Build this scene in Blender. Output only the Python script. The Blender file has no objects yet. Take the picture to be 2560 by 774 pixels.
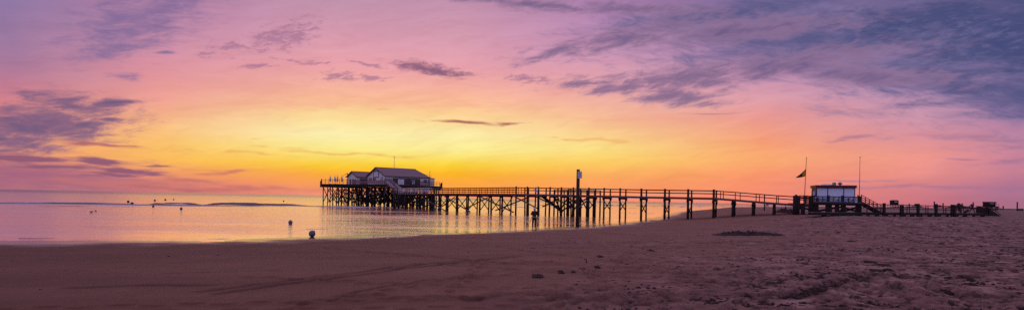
import bpy, bmesh, math, random
import numpy as np
from mathutils import Vector, Matrix

random.seed(7)
S = bpy.context.scene
COL = S.collection
PI = math.pi

# ------------------------------------------------------------------ camera
F_PX = 1525.0                      # focal length in photo pixels (2560 wide)
EYE = 2.7
ROLL = math.radians(1.11)
SHIFT = 109.7 / 2560.0
cd = bpy.data.cameras.new('camera')
cam = bpy.data.objects.new('camera', cd)
COL.objects.link(cam)
cd.sensor_width = 36.0
cd.lens = 36.0 * F_PX / 2560.0
cd.shift_y = SHIFT
cd.clip_start = 0.2
cd.clip_end = 40000.0
CR, SR = math.cos(ROLL), math.sin(ROLL)
# camera axes: x right, y up, -z forward (+Y in the world)
xa = Vector((CR, 0, SR)); ya = Vector((-SR, 0, CR)); za = Vector((0, -1, 0))
cam.matrix_world = Matrix(((xa.x, ya.x, za.x, 0), (xa.y, ya.y, za.y, 0), (xa.z, ya.z, za.z, EYE), (0, 0, 0, 1)))
S.camera = cam


def ray(px, py):
    xc = (px - 1280.0) / F_PX
    yc = (387.0 - py) / F_PX + SHIFT * 2560.0 / F_PX
    return Vector((xc * CR - yc * SR, 1.0, xc * SR + yc * CR))


def horizon(px):
    """photo row of the horizon at a photo column"""
    xc = (px - 1280.0) / F_PX
    yc = -xc * SR / CR
    return 387.0 + (SHIFT * 2560.0 / F_PX - yc) * F_PX


def at(px, depth, z=0.0):
    """point at a viewing depth straight below the horizon point of a photo column"""
    r = ray(px, horizon(px))
    return Vector((r.x * depth, depth, z))


def on_level(px, py, z=0.0):
    r = ray(px, py)
    t = (z - EYE) / r.z
    return Vector((r.x * t, t, z))


def azel(px, py):
    r = ray(px, py)
    return math.degrees(math.atan2(r.x, r.y)), math.degrees(math.atan2(r.z, math.hypot(r.x, r.y)))


# ------------------------------------------------------------------ node helpers
def lin(c):
    return tuple(((v / 255) / 12.92 if v / 255 <= .04045 else ((v / 255 + .055) / 1.055) ** 2.4) for v in c) + (1.0,)


class NT:
    def __init__(s, tree):
        s.t = tree; s.n = tree.nodes; s.l = tree.links

    def put(s, inp, v):
        if v is None:
            return
        if isinstance(v, bpy.types.NodeSocket):
            s.l.new(v, inp)
        else:
            inp.default_value = v

    def node(s, kind, **kw):
        nd = s.n.new(kind)
        for k, v in kw.items():
            setattr(nd, k, v)
        return nd

    def math(s, op, a, b=None, c=None, clamp=False):
        nd = s.node('ShaderNodeMath', operation=op, use_clamp=clamp)
        s.put(nd.inputs[0], a); s.put(nd.inputs[1], b); s.put(nd.inputs[2], c)
        return nd.outputs[0]

    def vmath(s, op, a, b=None, c=None):
        nd = s.node('ShaderNodeVectorMath', operation=op)
        s.put(nd.inputs[0], a); s.put(nd.inputs[1], b)
        if c is not None:
            s.put(nd.inputs[2], c)
        return nd.outputs[1] if op in ('LENGTH', 'DOT_PRODUCT') else nd.outputs[0]

    def comb(s, x=0.0, y=0.0, z=0.0):
        nd = s.node('ShaderNodeCombineXYZ')
        s.put(nd.inputs[0], x); s.put(nd.inputs[1], y); s.put(nd.inputs[2], z)
        return nd.outputs[0]

    def sep(s, v):
        nd = s.node('ShaderNodeSeparateXYZ'); s.put(nd.inputs[0], v)
        return nd.outputs

    def rng(s, v, a, b, c=0.0, d=1.0, smooth=False, clamp=True):
        nd = s.node('ShaderNodeMapRange', interpolation_type='SMOOTHSTEP' if smooth else 'LINEAR', clamp=clamp)
        s.put(nd.inputs[0], v)
        for i, q in enumerate((a, b, c, d)):
            s.put(nd.inputs[i + 1], q)
        return nd.outputs[0]

    def mix(s, f, a, b, mode='MIX'):
        nd = s.node('ShaderNodeMix', data_type='RGBA', blend_type=mode)
        s.put(nd.inputs[0], f); s.put(nd.inputs[6], a); s.put(nd.inputs[7], b)
        return nd.outputs[2]

    def mixf(s, f, a, b):
        nd = s.node('ShaderNodeMix', data_type='FLOAT')
        s.put(nd.inputs[0], f); s.put(nd.inputs[2], a); s.put(nd.inputs[3], b)
        return nd.outputs[0]

    def noise(s, vec, scale=1.0, detail=5.0, rough=.55, dist=0.0, dims='3D', out=0):
        nd = s.node('ShaderNodeTexNoise', noise_dimensions=dims)
        s.put(nd.inputs['Vector'], vec)
        nd.inputs['Scale'].default_value = scale
        nd.inputs['Detail'].default_value = detail
        nd.inputs['Roughness'].default_value = rough
        nd.inputs['Distortion'].default_value = dist
        return nd.outputs[out]

    def mapping(s, vec, loc=(0, 0, 0), rot=0.0, scale=(1, 1, 1), kind='TEXTURE'):
        nd = s.node('ShaderNodeMapping', vector_type=kind)
        s.put(nd.inputs[0], vec)
        nd.inputs[1].default_value = loc
        nd.inputs[2].default_value = (0, 0, rot)
        nd.inputs[3].default_value = scale
        return nd.outputs[0]

    def ramp(s, f, stops):
        nd = s.node('ShaderNodeValToRGB')
        s.put(nd.inputs[0], f)
        e = nd.color_ramp.elements
        stops = sorted(stops, key=lambda q: q[0])
        e[0].position = stops[0][0]; e[0].color = stops[0][1]
        e[1].position = stops[-1][0]; e[1].color = stops[-1][1]
        for p, c in stops[1:-1]:
            q = e.new(p); q.color = c
        return nd.outputs[0]


# ------------------------------------------------------------------ sky (world)
W = bpy.data.worlds.new('World')
S.world = W
W.use_nodes = True
W.node_tree.nodes.clear()
N = NT(W.node_tree)
gen = N.node('ShaderNodeTexCoord').outputs['Generated']
dx, dy, dz = N.sep(gen)
AZ = N.math('MULTIPLY', N.math('ARCTAN2', dx, dy), 180 / PI)
EL = N.math('MULTIPLY', N.math('ARCSINE', dz), 180 / PI)
warpn = N.noise(N.comb(N.math('MULTIPLY', AZ, .12), N.math('MULTIPLY', EL, .35), 3.1), 1.0, 4, .5, out=1)
wx, wy, wz = N.sep(warpn)
AZW = N.math('ADD', AZ, N.math('MULTIPLY', N.math('SUBTRACT', wx, .5), 3.5))
ELW = N.math('ADD', EL, N.math('MULTIPLY', N.math('SUBTRACT', wy, .5), 1.6))

# dusk colours read off the sky by column and elevation: (photo column, [(photo row, colour) ...])
SKYCOLS = [
    (20, [(472, (164, 108, 132)), (440, (188, 112, 138)), (420, (200, 118, 132)), (385, (250, 165, 115)), (350, (250, 165, 120)), (300, (240, 145, 130)),
          (230, (205, 128, 148)), (160, (172, 124, 158)), (60, (150, 122, 165)), (0, (146, 122, 168))]),
    (400, [(480, (212, 120, 122)), (462, (228, 125, 120)), (435, (245, 155, 105)), (400, (255, 190, 95)), (360, (255, 200, 110)), (310, (254, 196, 136)),
           (250, (244, 166, 150)), (180, (226, 150, 162)), (100, (206, 146, 172)), (0, (182, 134, 172))]),
    (800, [(485, (248, 150, 118)), (460, (254, 162, 92)), (435, (255, 175, 62)), (412, (255, 210, 56)), (380, (255, 238, 130)), (335, (255, 246, 180)),
           (290, (255, 226, 155)), (240, (252, 190, 155)), (170, (240, 168, 172)), (100, (224, 162, 180)), (0, (196, 150, 176))]),
    (1150, [(490, (253, 156, 100)), (465, (255, 168, 72)), (435, (255, 185, 40)), (410, (255, 220, 62)), (375, (255, 244, 150)), (335, (255, 242, 172)),
            (285, (255, 216, 152)), (235, (252, 186, 158)), (170, (236, 166, 176)), (100, (218, 160, 180)), (0, (196, 148, 176))]),
    (1500, [(495, (253, 152, 116)), (470, (255, 160, 98)), (440, (255, 175, 95)), (405, (255, 208, 100)), (370, (255, 228, 135)), (330, (254, 210, 145)),
            (280, (250, 190, 158)), (220, (238, 170, 172)), (150, (216, 160, 186)), (80, (196, 145, 185)), (0, (170, 130, 180))]),
    (1900, [(505, (249, 140, 120)), (480, (252, 148, 116)), (440, (255, 155, 112)), (400, (255, 175, 115)), (360, (252, 165, 120)), (300, (240, 158, 145)),
            (240, (222, 160, 175)), (180, (195, 145, 180)), (100, (150, 118, 165)), (0, (125, 105, 158))]),
    (2300, [(512, (205, 118, 130)), (470, (215, 130, 138)), (430, (240, 150, 140)), (390, (242, 155, 145)), (340, (222, 150, 160)), (280, (208, 155, 178)),
            (220, (190, 150, 185)), (150, (130, 115, 165)), (80, (104, 98, 148)), (0, (92, 90, 140))]),
    (2540, [(515, (172, 112, 138)), (470, (178, 118, 148)), (430, (200, 130, 150)), (390, (205, 135, 158)), (340, (190, 135, 165)), (290, (170, 130, 170)),
            (200, (105, 100, 150)), (100, (76, 84, 132)), (0, (70, 78, 125))]),
]
ELF = N.math('DIVIDE', N.math('ADD', EL, 1.0), 41.0)
ZEN = lin((176, 150, 182))
BACK = [(0.0, lin((172, 164, 208))), (.1, lin((190, 192, 246))), (.3, lin((188, 180, 232))), (1.0, ZEN)]


def col_ramp(stops, top):
    out = []
    for py, c, px in stops:
        e = azel(px, py)[1]
        out.append((max(0, (e + 1.0) / 41.0), lin(c)))
    out.append((.85, ZEN if top is None else top))
    return N.ramp(ELF, out)


cur = N.ramp(ELF, BACK)
prev_az = -100.0
for px, stops in SKYCOLS:
    a = azel(px, 400)[0]
    c = col_ramp([(py, c, px) for py, c in stops], None)
    cur = N.mix(N.rng(AZW, prev_az, a), cur, c)
    prev_az = a
cur = N.mix(N.rng(AZ, prev_az, 100.0), cur, N.ramp(ELF, BACK))
SKY = cur

# broad soft tonal streaks in the veil of high cloud
veil = N.noise(N.mapping(N.comb(AZW, ELW, 0.0), rot=math.radians(8), scale=(9.0, 1.7, 1.0)), 1.0, 6, .6, 1.0)
SKY = N.mix(N.rng(veil, .38, .72, 0.0, .5), SKY, N.mix(1.0, SKY, (.88, .78, .80, 1), 'MULTIPLY'))
veil2 = N.noise(N.mapping(N.comb(AZW, ELW, 7.0), rot=math.radians(6), scale=(3.4, .55, 1.0)), 1.0, 7, .68, .8)
SKY = N.mix(N.rng(veil2, .5, .72, 0.0, .45), SKY, N.mix(1.0, SKY, (1.10, 1.05, 1.10, 1), 'MULTIPLY'))
SKY = N.mix(N.math('MULTIPLY', N.rng(veil2, .48, .30, 0.0, .35), N.rng(EL, .5, 4)), SKY, N.mix(1.0, SKY, (.95, .80, .80, 1), 'MULTIPLY'))


CHAIN = AZW
PN = N.comb(AZ, EL, 0.0)
NOISES = {
    'fine': N.noise(N.mapping(PN, loc=(40, 3, 0), rot=math.radians(7), scale=(1.1, .34, 1)), 1.0, 6, .66, .3, dims='2D'),
    'mid': N.noise(N.mapping(PN, loc=(90, 5, 0), rot=math.radians(9), scale=(2.4, .62, 1)), 1.0, 9, .68, .3, dims='2D'),
    'flat': N.noise(N.mapping(PN, loc=(150, 9, 0), scale=(2.4, .3, 1)), 1.0, 6, .62, .2, dims='2D'),
    'down': N.noise(N.mapping(PN, loc=(210, 2, 0), rot=math.radians(-9), scale=(3.6, .9, 1)), 1.0, 9, .68, .3, dims='2D'),
}


def blob(px, py, hw, hh, rot=0.0, soft=1.0):
    """soft ellipse in azimuth/elevation, sized in photo pixels; returns 1 at its centre, 0 at its rim"""
    a, e = azel(px, py)
    a0, _ = azel(px - hw, py); a1, _ = azel(px + hw, py)
    _, e0 = azel(px, py + hh); _, e1 = azel(px, py - hh)
    # z carries a vanishing trace of the previous mask, so that the masks are worked out one after another
    global CHAIN
    m = N.mapping(N.comb(AZW, ELW, N.math('MULTIPLY', CHAIN, 1e-6)), loc=(a, e, 0), rot=math.radians(rot), scale=((a1 - a0) / 2, (e1 - e0) / 2, 1))
    CHAIN = N.vmath('LENGTH', m)
    return CHAIN


def cloud(blobs, dark, nz, n_amt, lo, hi, opacity, edge=None):
    global SKY, CHAIN
    m = None
    for b in blobs:
        v = blob(*b)
        m = v if m is None else N.math('MINIMUM', m, v)
        CHAIN = m
    n_amt *= 1.7
    hi += .4
    v = N.math('MULTIPLY_ADD', NOISES[nz], n_amt, N.math('MULTIPLY_ADD', m, -1.15, 1.37 - .5 * n_amt))
    al = N.rng(v, lo, hi, 0.0, opacity, smooth=True)
    c = dark
    if edge is not None:
        c = N.mix(N.rng(v, lo, hi + .4), edge, dark)
    SKY = N.mix(al, SKY, c)
    CHAIN = al


# the great slate-blue sheet at upper right
cloud([(2480, 110, 520, 190, -6), (2100, 90, 560, 110, -3), (2560, 240, 300, 75, -14), (1850, 30, 420, 45, 3), (2420, 215, 420, 50, -12)], lin((86, 88, 134)), 'down', 1.25, -.2, .5, .92, edge=lin((146, 122, 164)))
cloud([(2560, 60, 400, 190, -6), (2350, 40, 300, 60, 0)], lin((66, 74, 120)), 'down', 1.2, .0, .9, .8)
# lighter ripples inside that sheet
cloud([(2400, 80, 420, 75, -12), (2250, 150, 330, 50, -10), (2100, 20, 300, 40, 0)], lin((126, 122, 164)), 'fine', 3.0, .6, 1.7, .34)
# long bands reaching left out of it
cloud([(1560, 95, 260, 30, 10), (1400, 130, 130, 14, 17), (1850, 75, 300, 34, 0), (1340, 12, 360, 16, -3), (1560, 20, 260, 22, -4),
       (1700, 195, 330, 34, 2), (1560, 215, 190, 20, 0), (1680, 240, 150, 30, -4), (1960, 165, 330, 36, 4), (1470, 205, 110, 10, 4), (2150, 190, 240, 30, -8)],
      lin((112, 94, 136)), 'mid', 1.5, -.05, .7, .85, edge=lin((176, 132, 162)))
# small dark lens over the middle, and its flock to the left
cloud([(1075, 172, 120, 18, -3)], lin((120, 86, 118)), 'fine', 1.1, .0, .6, .92, edge=lin((186, 122, 144)))
cloud([(850, 195, 60, 13, 6), (930, 195, 40, 9, 0), (760, 160, 70, 7, -3), (650, 171, 50, 8, 5), (905, 162, 50, 5, -4), (700, 90, 120, 34, 22), (1310, 198, 60, 14, -4), (560, 120, 60, 16, 20)],
      lin((160, 112, 146)), 'fine', 2.3, .1, .95, .7)
# the low thin streaks over the sunset
cloud([(1160, 310, 105, 6, -1), (1260, 311, 50, 4, 0)], lin((152, 80, 88)), 'flat', 1.1, .1, .6, .88, edge=lin((220, 140, 112)))
cloud([(960, 275, 35, 3, 2), (660, 352, 22, 4, 2), (870, 380, 280, 5, -1), (600, 384, 180, 5, 1), (1480, 352, 130, 6, -3)], lin((236, 156, 96)), 'flat', 2.0, .2, 1.0, .5)
cloud([(1120, 262, 330, 22, 0), (760, 262, 260, 20, 4), (1620, 300, 260, 14, 0)], lin((246, 160, 140)), 'flat', 1.8, .2, 1.2, .35)
# upper left purple sweep
cloud([(330, 50, 230, 92, 26), (410, 20, 150, 56, 24), (300, 112, 150, 42, 20), (235, 80, 90, 30, 20), (410, 128, 38, 9, 10), (320, 190, 60, 10, 6)], lin((118, 102, 152)), 'mid', 1.7, -.1, .95, .84, edge=lin((168, 124, 160)))
# middle left dark bank
cloud([(90, 308, 280, 66, 8), (0, 345, 200, 56, 6), (170, 255, 150, 32, -8), (260, 252, 120, 15, 6), (200, 305, 90, 22, 8), (270, 293, 50, 10, 4)], lin((108, 88, 128)), 'mid', 1.35, -.1, .6, .95, edge=lin((188, 124, 138)))
# flat slivers low on the left
cloud([(255, 358, 110, 8, -3)], lin((156, 94, 110)), 'flat', .9, .05, .6, .9, edge=lin((220, 136, 120)))
cloud([(60, 395, 170, 16, 2), (100, 420, 190, 14, 1), (40, 440, 420, 54, 0), (240, 400, 60, 12, -3), (180, 455, 360, 30, 0), (330, 426, 110, 9, -2)], lin((160, 100, 128)), 'flat', .9, -.45, .45, .8, edge=lin((212, 130, 124)))
cloud([(60, 392, 170, 12, 2), (245, 400, 70, 12, -4), (330, 424, 120, 8, -2), (310, 436, 90, 5, 0), (140, 418, 130, 6, 2), (400, 412, 50, 4, 0)], lin((142, 90, 118)), 'flat', 1.3, -.05, .6, .85)
cloud([(560, 432, 75, 6, 3), (470, 448, 70, 7, 0), (500, 466, 420, 12, -1)], lin((190, 106, 114)), 'flat', 1.0, .0, .7, .75, edge=lin((226, 138, 104)))
# thin wisps low on the right
cloud([(2160, 337, 100, 5, 2), (2420, 345, 190, 10, -6), (2520, 362, 90, 10, -6), (1790, 284, 70, 4, 0), (2540, 400, 130, 12, -2), (2410, 388, 60, 5, -2), (2350, 466, 360, 7, 0), (2140, 452, 160, 3, 0)], lin((160, 116, 148)), 'flat', 1.7, .1, 1.1, .62)

# a trace of physically based twilight sky under the painted dusk, facing the set sun
SUN_AZ, SUN_EL = azel(1010, 440)
nish = N.node('ShaderNodeTexSky', sky_type='NISHITA')
nish.sun_disc = False
nish.sun_elevation = math.radians(max(SUN_EL, .5))
nish.sun_rotation = math.radians(SUN_AZ)
nish.air_density = 2.0
nish.dust_density = 3.0
bg1 = N.node('ShaderNodeBackground'); N.put(bg1.inputs[0], SKY); bg1.inputs[1].default_value = 1.0
bg2 = N.node('ShaderNodeBackground'); N.put(bg2.inputs[0], nish.outputs[0]); bg2.inputs[1].default_value = 0.05
mxs = N.node('ShaderNodeMixShader'); mxs.inputs[0].default_value = .03
N.l.new(bg1.outputs[0], mxs.inputs[1]); N.l.new(bg2.outputs[0], mxs.inputs[2])
out = N.node('ShaderNodeOutputWorld'); N.l.new(mxs.outputs[0], out.inputs[0])

# ------------------------------------------------------------------ sun, almost on the horizon
sd = bpy.data.lights.new('sun', 'SUN')
sd.energy = 0.02
sd.angle = math.radians(60)
sd.color = (1.0, .62, .34)
sun = bpy.data.objects.new('sun', sd)
COL.objects.link(sun)
sdir = Vector((math.sin(math.radians(SUN_AZ)) * math.cos(math.radians(SUN_EL)), math.cos(math.radians(SUN_AZ)) * math.cos(math.radians(SUN_EL)), math.sin(math.radians(max(SUN_EL, 2.0)))))
sun.rotation_euler = (-sdir).to_track_quat('-Z', 'Y').to_euler()

S.view_settings.view_transform = 'Standard'
S.view_settings.look = 'None'
S.view_settings.exposure = 0.0
S.view_settings.gamma = 1.0
S.view_settings.use_curve_mapping = False
W.cycles.sampling_method = 'MANUAL'
W.cycles.sample_map_resolution = 512
S.cycles.max_bounces = 5
S.cycles.caustics_reflective = False
S.cycles.caustics_refractive = False
S.cycles.sample_clamp_indirect = 2.5
S.cycles.blur_glossy = 1.0
S.cycles.use_denoising = False

# ------------------------------------------------------------------ terrain shape
SHORE_PX = [(-500, 600), (0, 601), (300, 601), (500, 600), (640, 596), (800, 590), (1000, 583), (1150, 579), (1280, 575), (1443, 565), (1540, 557), (1600, 550), (1645, 541),
            (1672, 533), (1700, 528), (1745, 524), (1800, 522)]
shore = [on_level(px, py, 0).xy for px, py in SHORE_PX]
shore += [Vector((130, 330)), Vector((190, 440)), Vector((300, 620)), Vector((520, 860)), Vector((1400, 1750)), Vector((20000, 16000))]
shore = [Vector((-15000, 3000)), Vector((-400, 110)), Vector((-90, 36))] + shore
SHORE = np.array([[p.x, p.y] for p in shore])


def shore_dist(x, y):
    """signed distance to the water's edge, positive on the beach"""
    x = np.asarray(x, float); y = np.asarray(y, float)
    best = np.full(x.shape, 1e12); side = np.zeros(x.shape)
    for (ax, ay), (bx, by) in zip(SHORE[:-1], SHORE[1:]):
        ex, ey = bx - ax, by - ay
        t = np.clip(((x - ax) * ex + (y - ay) * ey) / (ex * ex + ey * ey), 0, 1)
        px, py = x - ax - t * ex, y - ay - t * ey
        d2 = px * px + py * py
        m = d2 < best
        best = np.where(m, d2, best)
    # inside test by crossing count against the polyline (the beach lies below it)
    cnt = np.zeros(x.shape, int)
    for (ax, ay), (bx, by) in zip(SHORE[:-1], SHORE[1:]):
        c = ((ax <= x) & (x < bx)) | ((bx <= x) & (x < ax))
        yy = ay + (x - ax) / (bx - ax + 1e-12) * (by - ay)
        cnt += (c & (yy > y)).astype(int)
    return np.sqrt(best) * np.where(cnt % 2 == 1, 1, -1)


_rng = np.random.RandomState(5)
_G = _rng.rand(256, 256)


def vnoise(x, y):
    xi = np.floor(x).astype(int); yi = np.floor(y).astype(int)
    fx = x - xi; fy = y - yi
    fx = fx * fx * (3 - 2 * fx); fy = fy * fy * (3 - 2 * fy)
    g = lambda a, b: _G[a % 256, b % 256]
    return (g(xi, yi) * (1 - fx) + g(xi + 1, yi) * fx) * (1 - fy) + (g(xi, yi + 1) * (1 - fx) + g(xi + 1, yi + 1) * fx) * fy


def fbm(x, y, n=4):
    a, s, t = 1.0, 0.0, 0.0
    for i in range(n):
        s = s + a * vnoise(x * 2 ** i + 17.3 * i, y * 2 ** i + 9.1 * i); t += a; a *= .5
    return s / t


def base_h(d):
    return np.where(d > 0, 1.35 * (1 - np.exp(-(np.maximum(d, 0) / 42.0) ** 1.5)), np.maximum(d * .03, -1.5))


def dryness(x, y, d):
    """0 on the smooth tide-washed sand, 1 on the trampled upper beach at right"""
    w = fbm(x * .08, y * .08, 3) - .5
    side = (x - (2.5 - (y - 10) * .02)) / (5.0 + y * .10)
    up = (d - 19.0) / 14.0
    return np.clip(np.minimum(side, up) + w * 1.6 + .25, 0, 1) * np.clip((d - 4) / 8, 0, 1)


# wheel and drag tracks that cross the damp sand: polylines of photo pixels
TRACKS = [([(500, 728), (640, 712), (820, 690), (980, 668), (1100, 657), (1280, 640)], .10, .03),
          ([(540, 734), (700, 712), (860, 692), (1010, 670), (1130, 660), (1300, 640)], .08, .025),
          ([(850, 736), (960, 716), (1060, 700), (1180, 690)], .05, .015),
          ([(420, 683), (520, 680), (700, 674)], .08, .012),
          ([(180, 718), (380, 712), (520, 712)], .15, .02),
          ([(1180, 750), (1250, 738), (1330, 735), (1420, 744)], .14, .045),
          ([(1980, 745), (2030, 727), (2080, 714), (2180, 690)], .16, .06)]


def ground_h(x, y, fine=True):
    x = np.asarray(x, float); y = np.asarray(y, float)
    d = shore_dist(x, y)
    z = base_h(d + np.exp(-(d / 7.0) ** 2) * ((fbm(x * .22, y * .22, 4) - .5) * 2.6 + (fbm(x * 1.1 + 5, y * 1.1, 3) - .5) * .9))
    land = np.clip(d / 6.0, 0, 1)
    sm = lambda v: np.clip(v, 0, 1) ** 2 * (3 - 2 * np.clip(v, 0, 1))
    rise = 1.32 * sm((x - 20) / 24) * sm((y - 48) / 25) * sm(d / 14)
    z = np.where(d > 0, np.maximum(z, rise), z) + .06 * rise * np.exp(-((z - rise) / .3) ** 2)
    z = z + land * (fbm(x * .05, y * .05, 3) - .5) * .22
    return z


def ground_z(x, y):
    return float(ground_h(np.array([x]), np.array([y]))[0])


def on_ground(px, py):
    r = ray(px, py)
    lo, hi = 4.0, 4000.0
    ts = np.geomspace(lo, hi, 900)
    zz = EYE + r.z * ts - np.maximum(ground_h(r.x * ts, ts), 0)
    k = np.argmax(zz < 0)
    if zz[k] >= 0:
        k = len(ts) - 1
    t = ts[k] if k == 0 else ts[k - 1] + (ts[k] - ts[k - 1]) * zz[k - 1] / (zz[k - 1] - zz[k] + 1e-12)
    return Vector((r.x * t, t, max(ground_z(r.x * t, t), 0.0)))


# ------------------------------------------------------------------ materials
def new_mat(name):
    m = bpy.data.materials.new(name); m.use_nodes = True
    n = NT(m.node_tree)
    b = m.node_tree.nodes['Principled BSDF']
    return m, n, b


def grid_mesh(name, X, Y, Z, wrap=False, attrs=None):
    nr, nc = X.shape
    me = bpy.data.meshes.new(name)
    co = np.stack([X, Y, Z], -1).reshape(-1, 3).astype(np.float32)
    i = np.arange(nr - 1)[:, None]; j = np.arange(nc if wrap else nc - 1)[None, :]
    a = i * nc + j; b = i * nc + (j + 1) % nc
    q = np.stack([a + 0 * b, b + 0 * a, b + nc, a + nc], -1).reshape(-1, 4)
    me.vertices.add(len(co)); me.vertices.foreach_set('co', co.ravel())
    me.loops.add(q.size); me.loops.foreach_set('vertex_index', q.ravel().astype(np.int32))
    me.polygons.add(len(q))
    me.polygons.foreach_set('loop_start', np.arange(0, q.size, 4, dtype=np.int32))
    me.polygons.foreach_set('use_smooth', np.ones(len(q), bool))
    me.update(calc_edges=True)
    for k, v in (attrs or {}).items():
        at_ = me.attributes.new(k, 'FLOAT', 'POINT')
        at_.data.foreach_set('value', v.reshape(-1).astype(np.float32))
    return me


def structure(name, me, mat):
    o = bpy.data.objects.new(name, me)
    if mat: me.materials.append(mat)
    COL.objects.link(o); o['kind'] = 'structure'
    return o


# sand -------------------------------------------------------------
m_sand, n, b = new_mat('sand')
tc = n.node('ShaderNodeTexCoord').outputs['Object']
dry = n.node('ShaderNodeAttribute', attribute_name='dry').outputs['Fac']
wet = n.node('ShaderNodeAttribute', attribute_name='wet').outputs['Fac']
n1 = n.noise(tc, .35, 6, .6); n2 = n.noise(tc, 6.0, 6, .65); n3 = n.noise(tc, 60.0, 3, .6)
c_damp = n.mix(n.rng(n1, .35, .65), lin((136, 100, 86)), lin((150, 111, 95)))
c_dry = n.mix(n.rng(n1, .35, .65), lin((142, 110, 104)), lin((160, 126, 118)))
c = n.mix(dry, c_damp, c_dry)
band = n.noise(n.mapping(tc, rot=.12, scale=(26, 2.6, 1)), 1.0, 5, .6)
c = n.mix(n.rng(band, .42, .66, 0, .5), c, n.mix(1.0, c, (.68, .62, .64, 1), 'MULTIPLY'))
c = n.mix(n.rng(n2, .3, .75, 0, .5), c, n.mix(1.0, c, (.70, .68, .72, 1), 'MULTIPLY'))
c = n.mix(n.rng(n3, .2, .8, 0, .35), c, n.mix(1.0, c, (.6, .6, .6, 1), 'MULTIPLY'))
# dark grains, shell grit and drifted weed specks, thicker on the dry part
sp = n.noise(tc, 1.0, 5, .68)
sp2 = n.noise(tc, 3.2, 4, .6)
sp3 = n.noise(n.mapping(tc, loc=(9, 4, 0), rot=.5, scale=(.9, .45, 1)), 1.0, 5, .62)
patch = n.noise(tc, .13, 4, .6)
pm = n.mixf(n.rng(patch, .38, .60), .35, 1.0)
ink = lin((44, 32, 38))
c = n.mix(n.math('MULTIPLY', n.math('MULTIPLY', n.rng(sp, .55, .59), n.mixf(dry, .05, .92)), pm), c, ink)
c = n.mix(n.math('MULTIPLY', n.rng(sp2, .57, .61), n.mixf(dry, .06, .8)), c, ink)
c = n.mix(n.math('MULTIPLY', n.math('MULTIPLY', n.rng(sp3, .60, .64), n.mixf(dry, .3, .8)), pm), c, ink)
c = n.mix(n.math('MULTIPLY', n.rng(sp, .48, .38), n.mixf(dry, .0, .6)), c, lin((196, 160, 152)))
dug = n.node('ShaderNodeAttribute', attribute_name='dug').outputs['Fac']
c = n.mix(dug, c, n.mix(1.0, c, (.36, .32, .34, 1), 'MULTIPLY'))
damp_vignette = n.math('MULTIPLY', n.rng(n.math('ADD', n.sep(tc)[0], n.math('MULTIPLY', n.math('SUBTRACT', patch, .5), 20)), 12, -22, smooth=True), .7)  # patchy damp plus a vignette painted into the sand colour toward the left
c = n.mix(damp_vignette, c, n.mix(1.0, c, (.5, .44, .42, 1), 'MULTIPLY'))
c = n.mix(wet, c, n.mix(1.0, c, (.55, .5, .5, 1), 'MULTIPLY'))
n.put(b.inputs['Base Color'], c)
n.put(b.inputs['Roughness'], n.mixf(wet, .86, .16))
n.put(b.inputs['Specular IOR Level'], n.mixf(wet, .25, .8))
bh = n.math('ADD', n.math('MULTIPLY', n2, n.mixf(dry, .03, .16)), n.math('MULTIPLY', n3, .012))
bh = n.math('MULTIPLY', bh, n.mixf(wet, 1.0, .1))
bp = n.node('ShaderNodeBump'); bp.inputs['Strength'].default_value = .9; bp.inputs['Distance'].default_value = 1.0
n.put(bp.inputs['Height'], bh); n.put(b.inputs['Normal'], bp.outputs[0])


def angles(step, wide=46.0):
    dense = np.arange(-wide, wide + 1e-6, step)
    rest = np.arange(wide + 4, 360 - wide - 3, 6.0)
    return np.radians(np.concatenate([dense, rest]))


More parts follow.
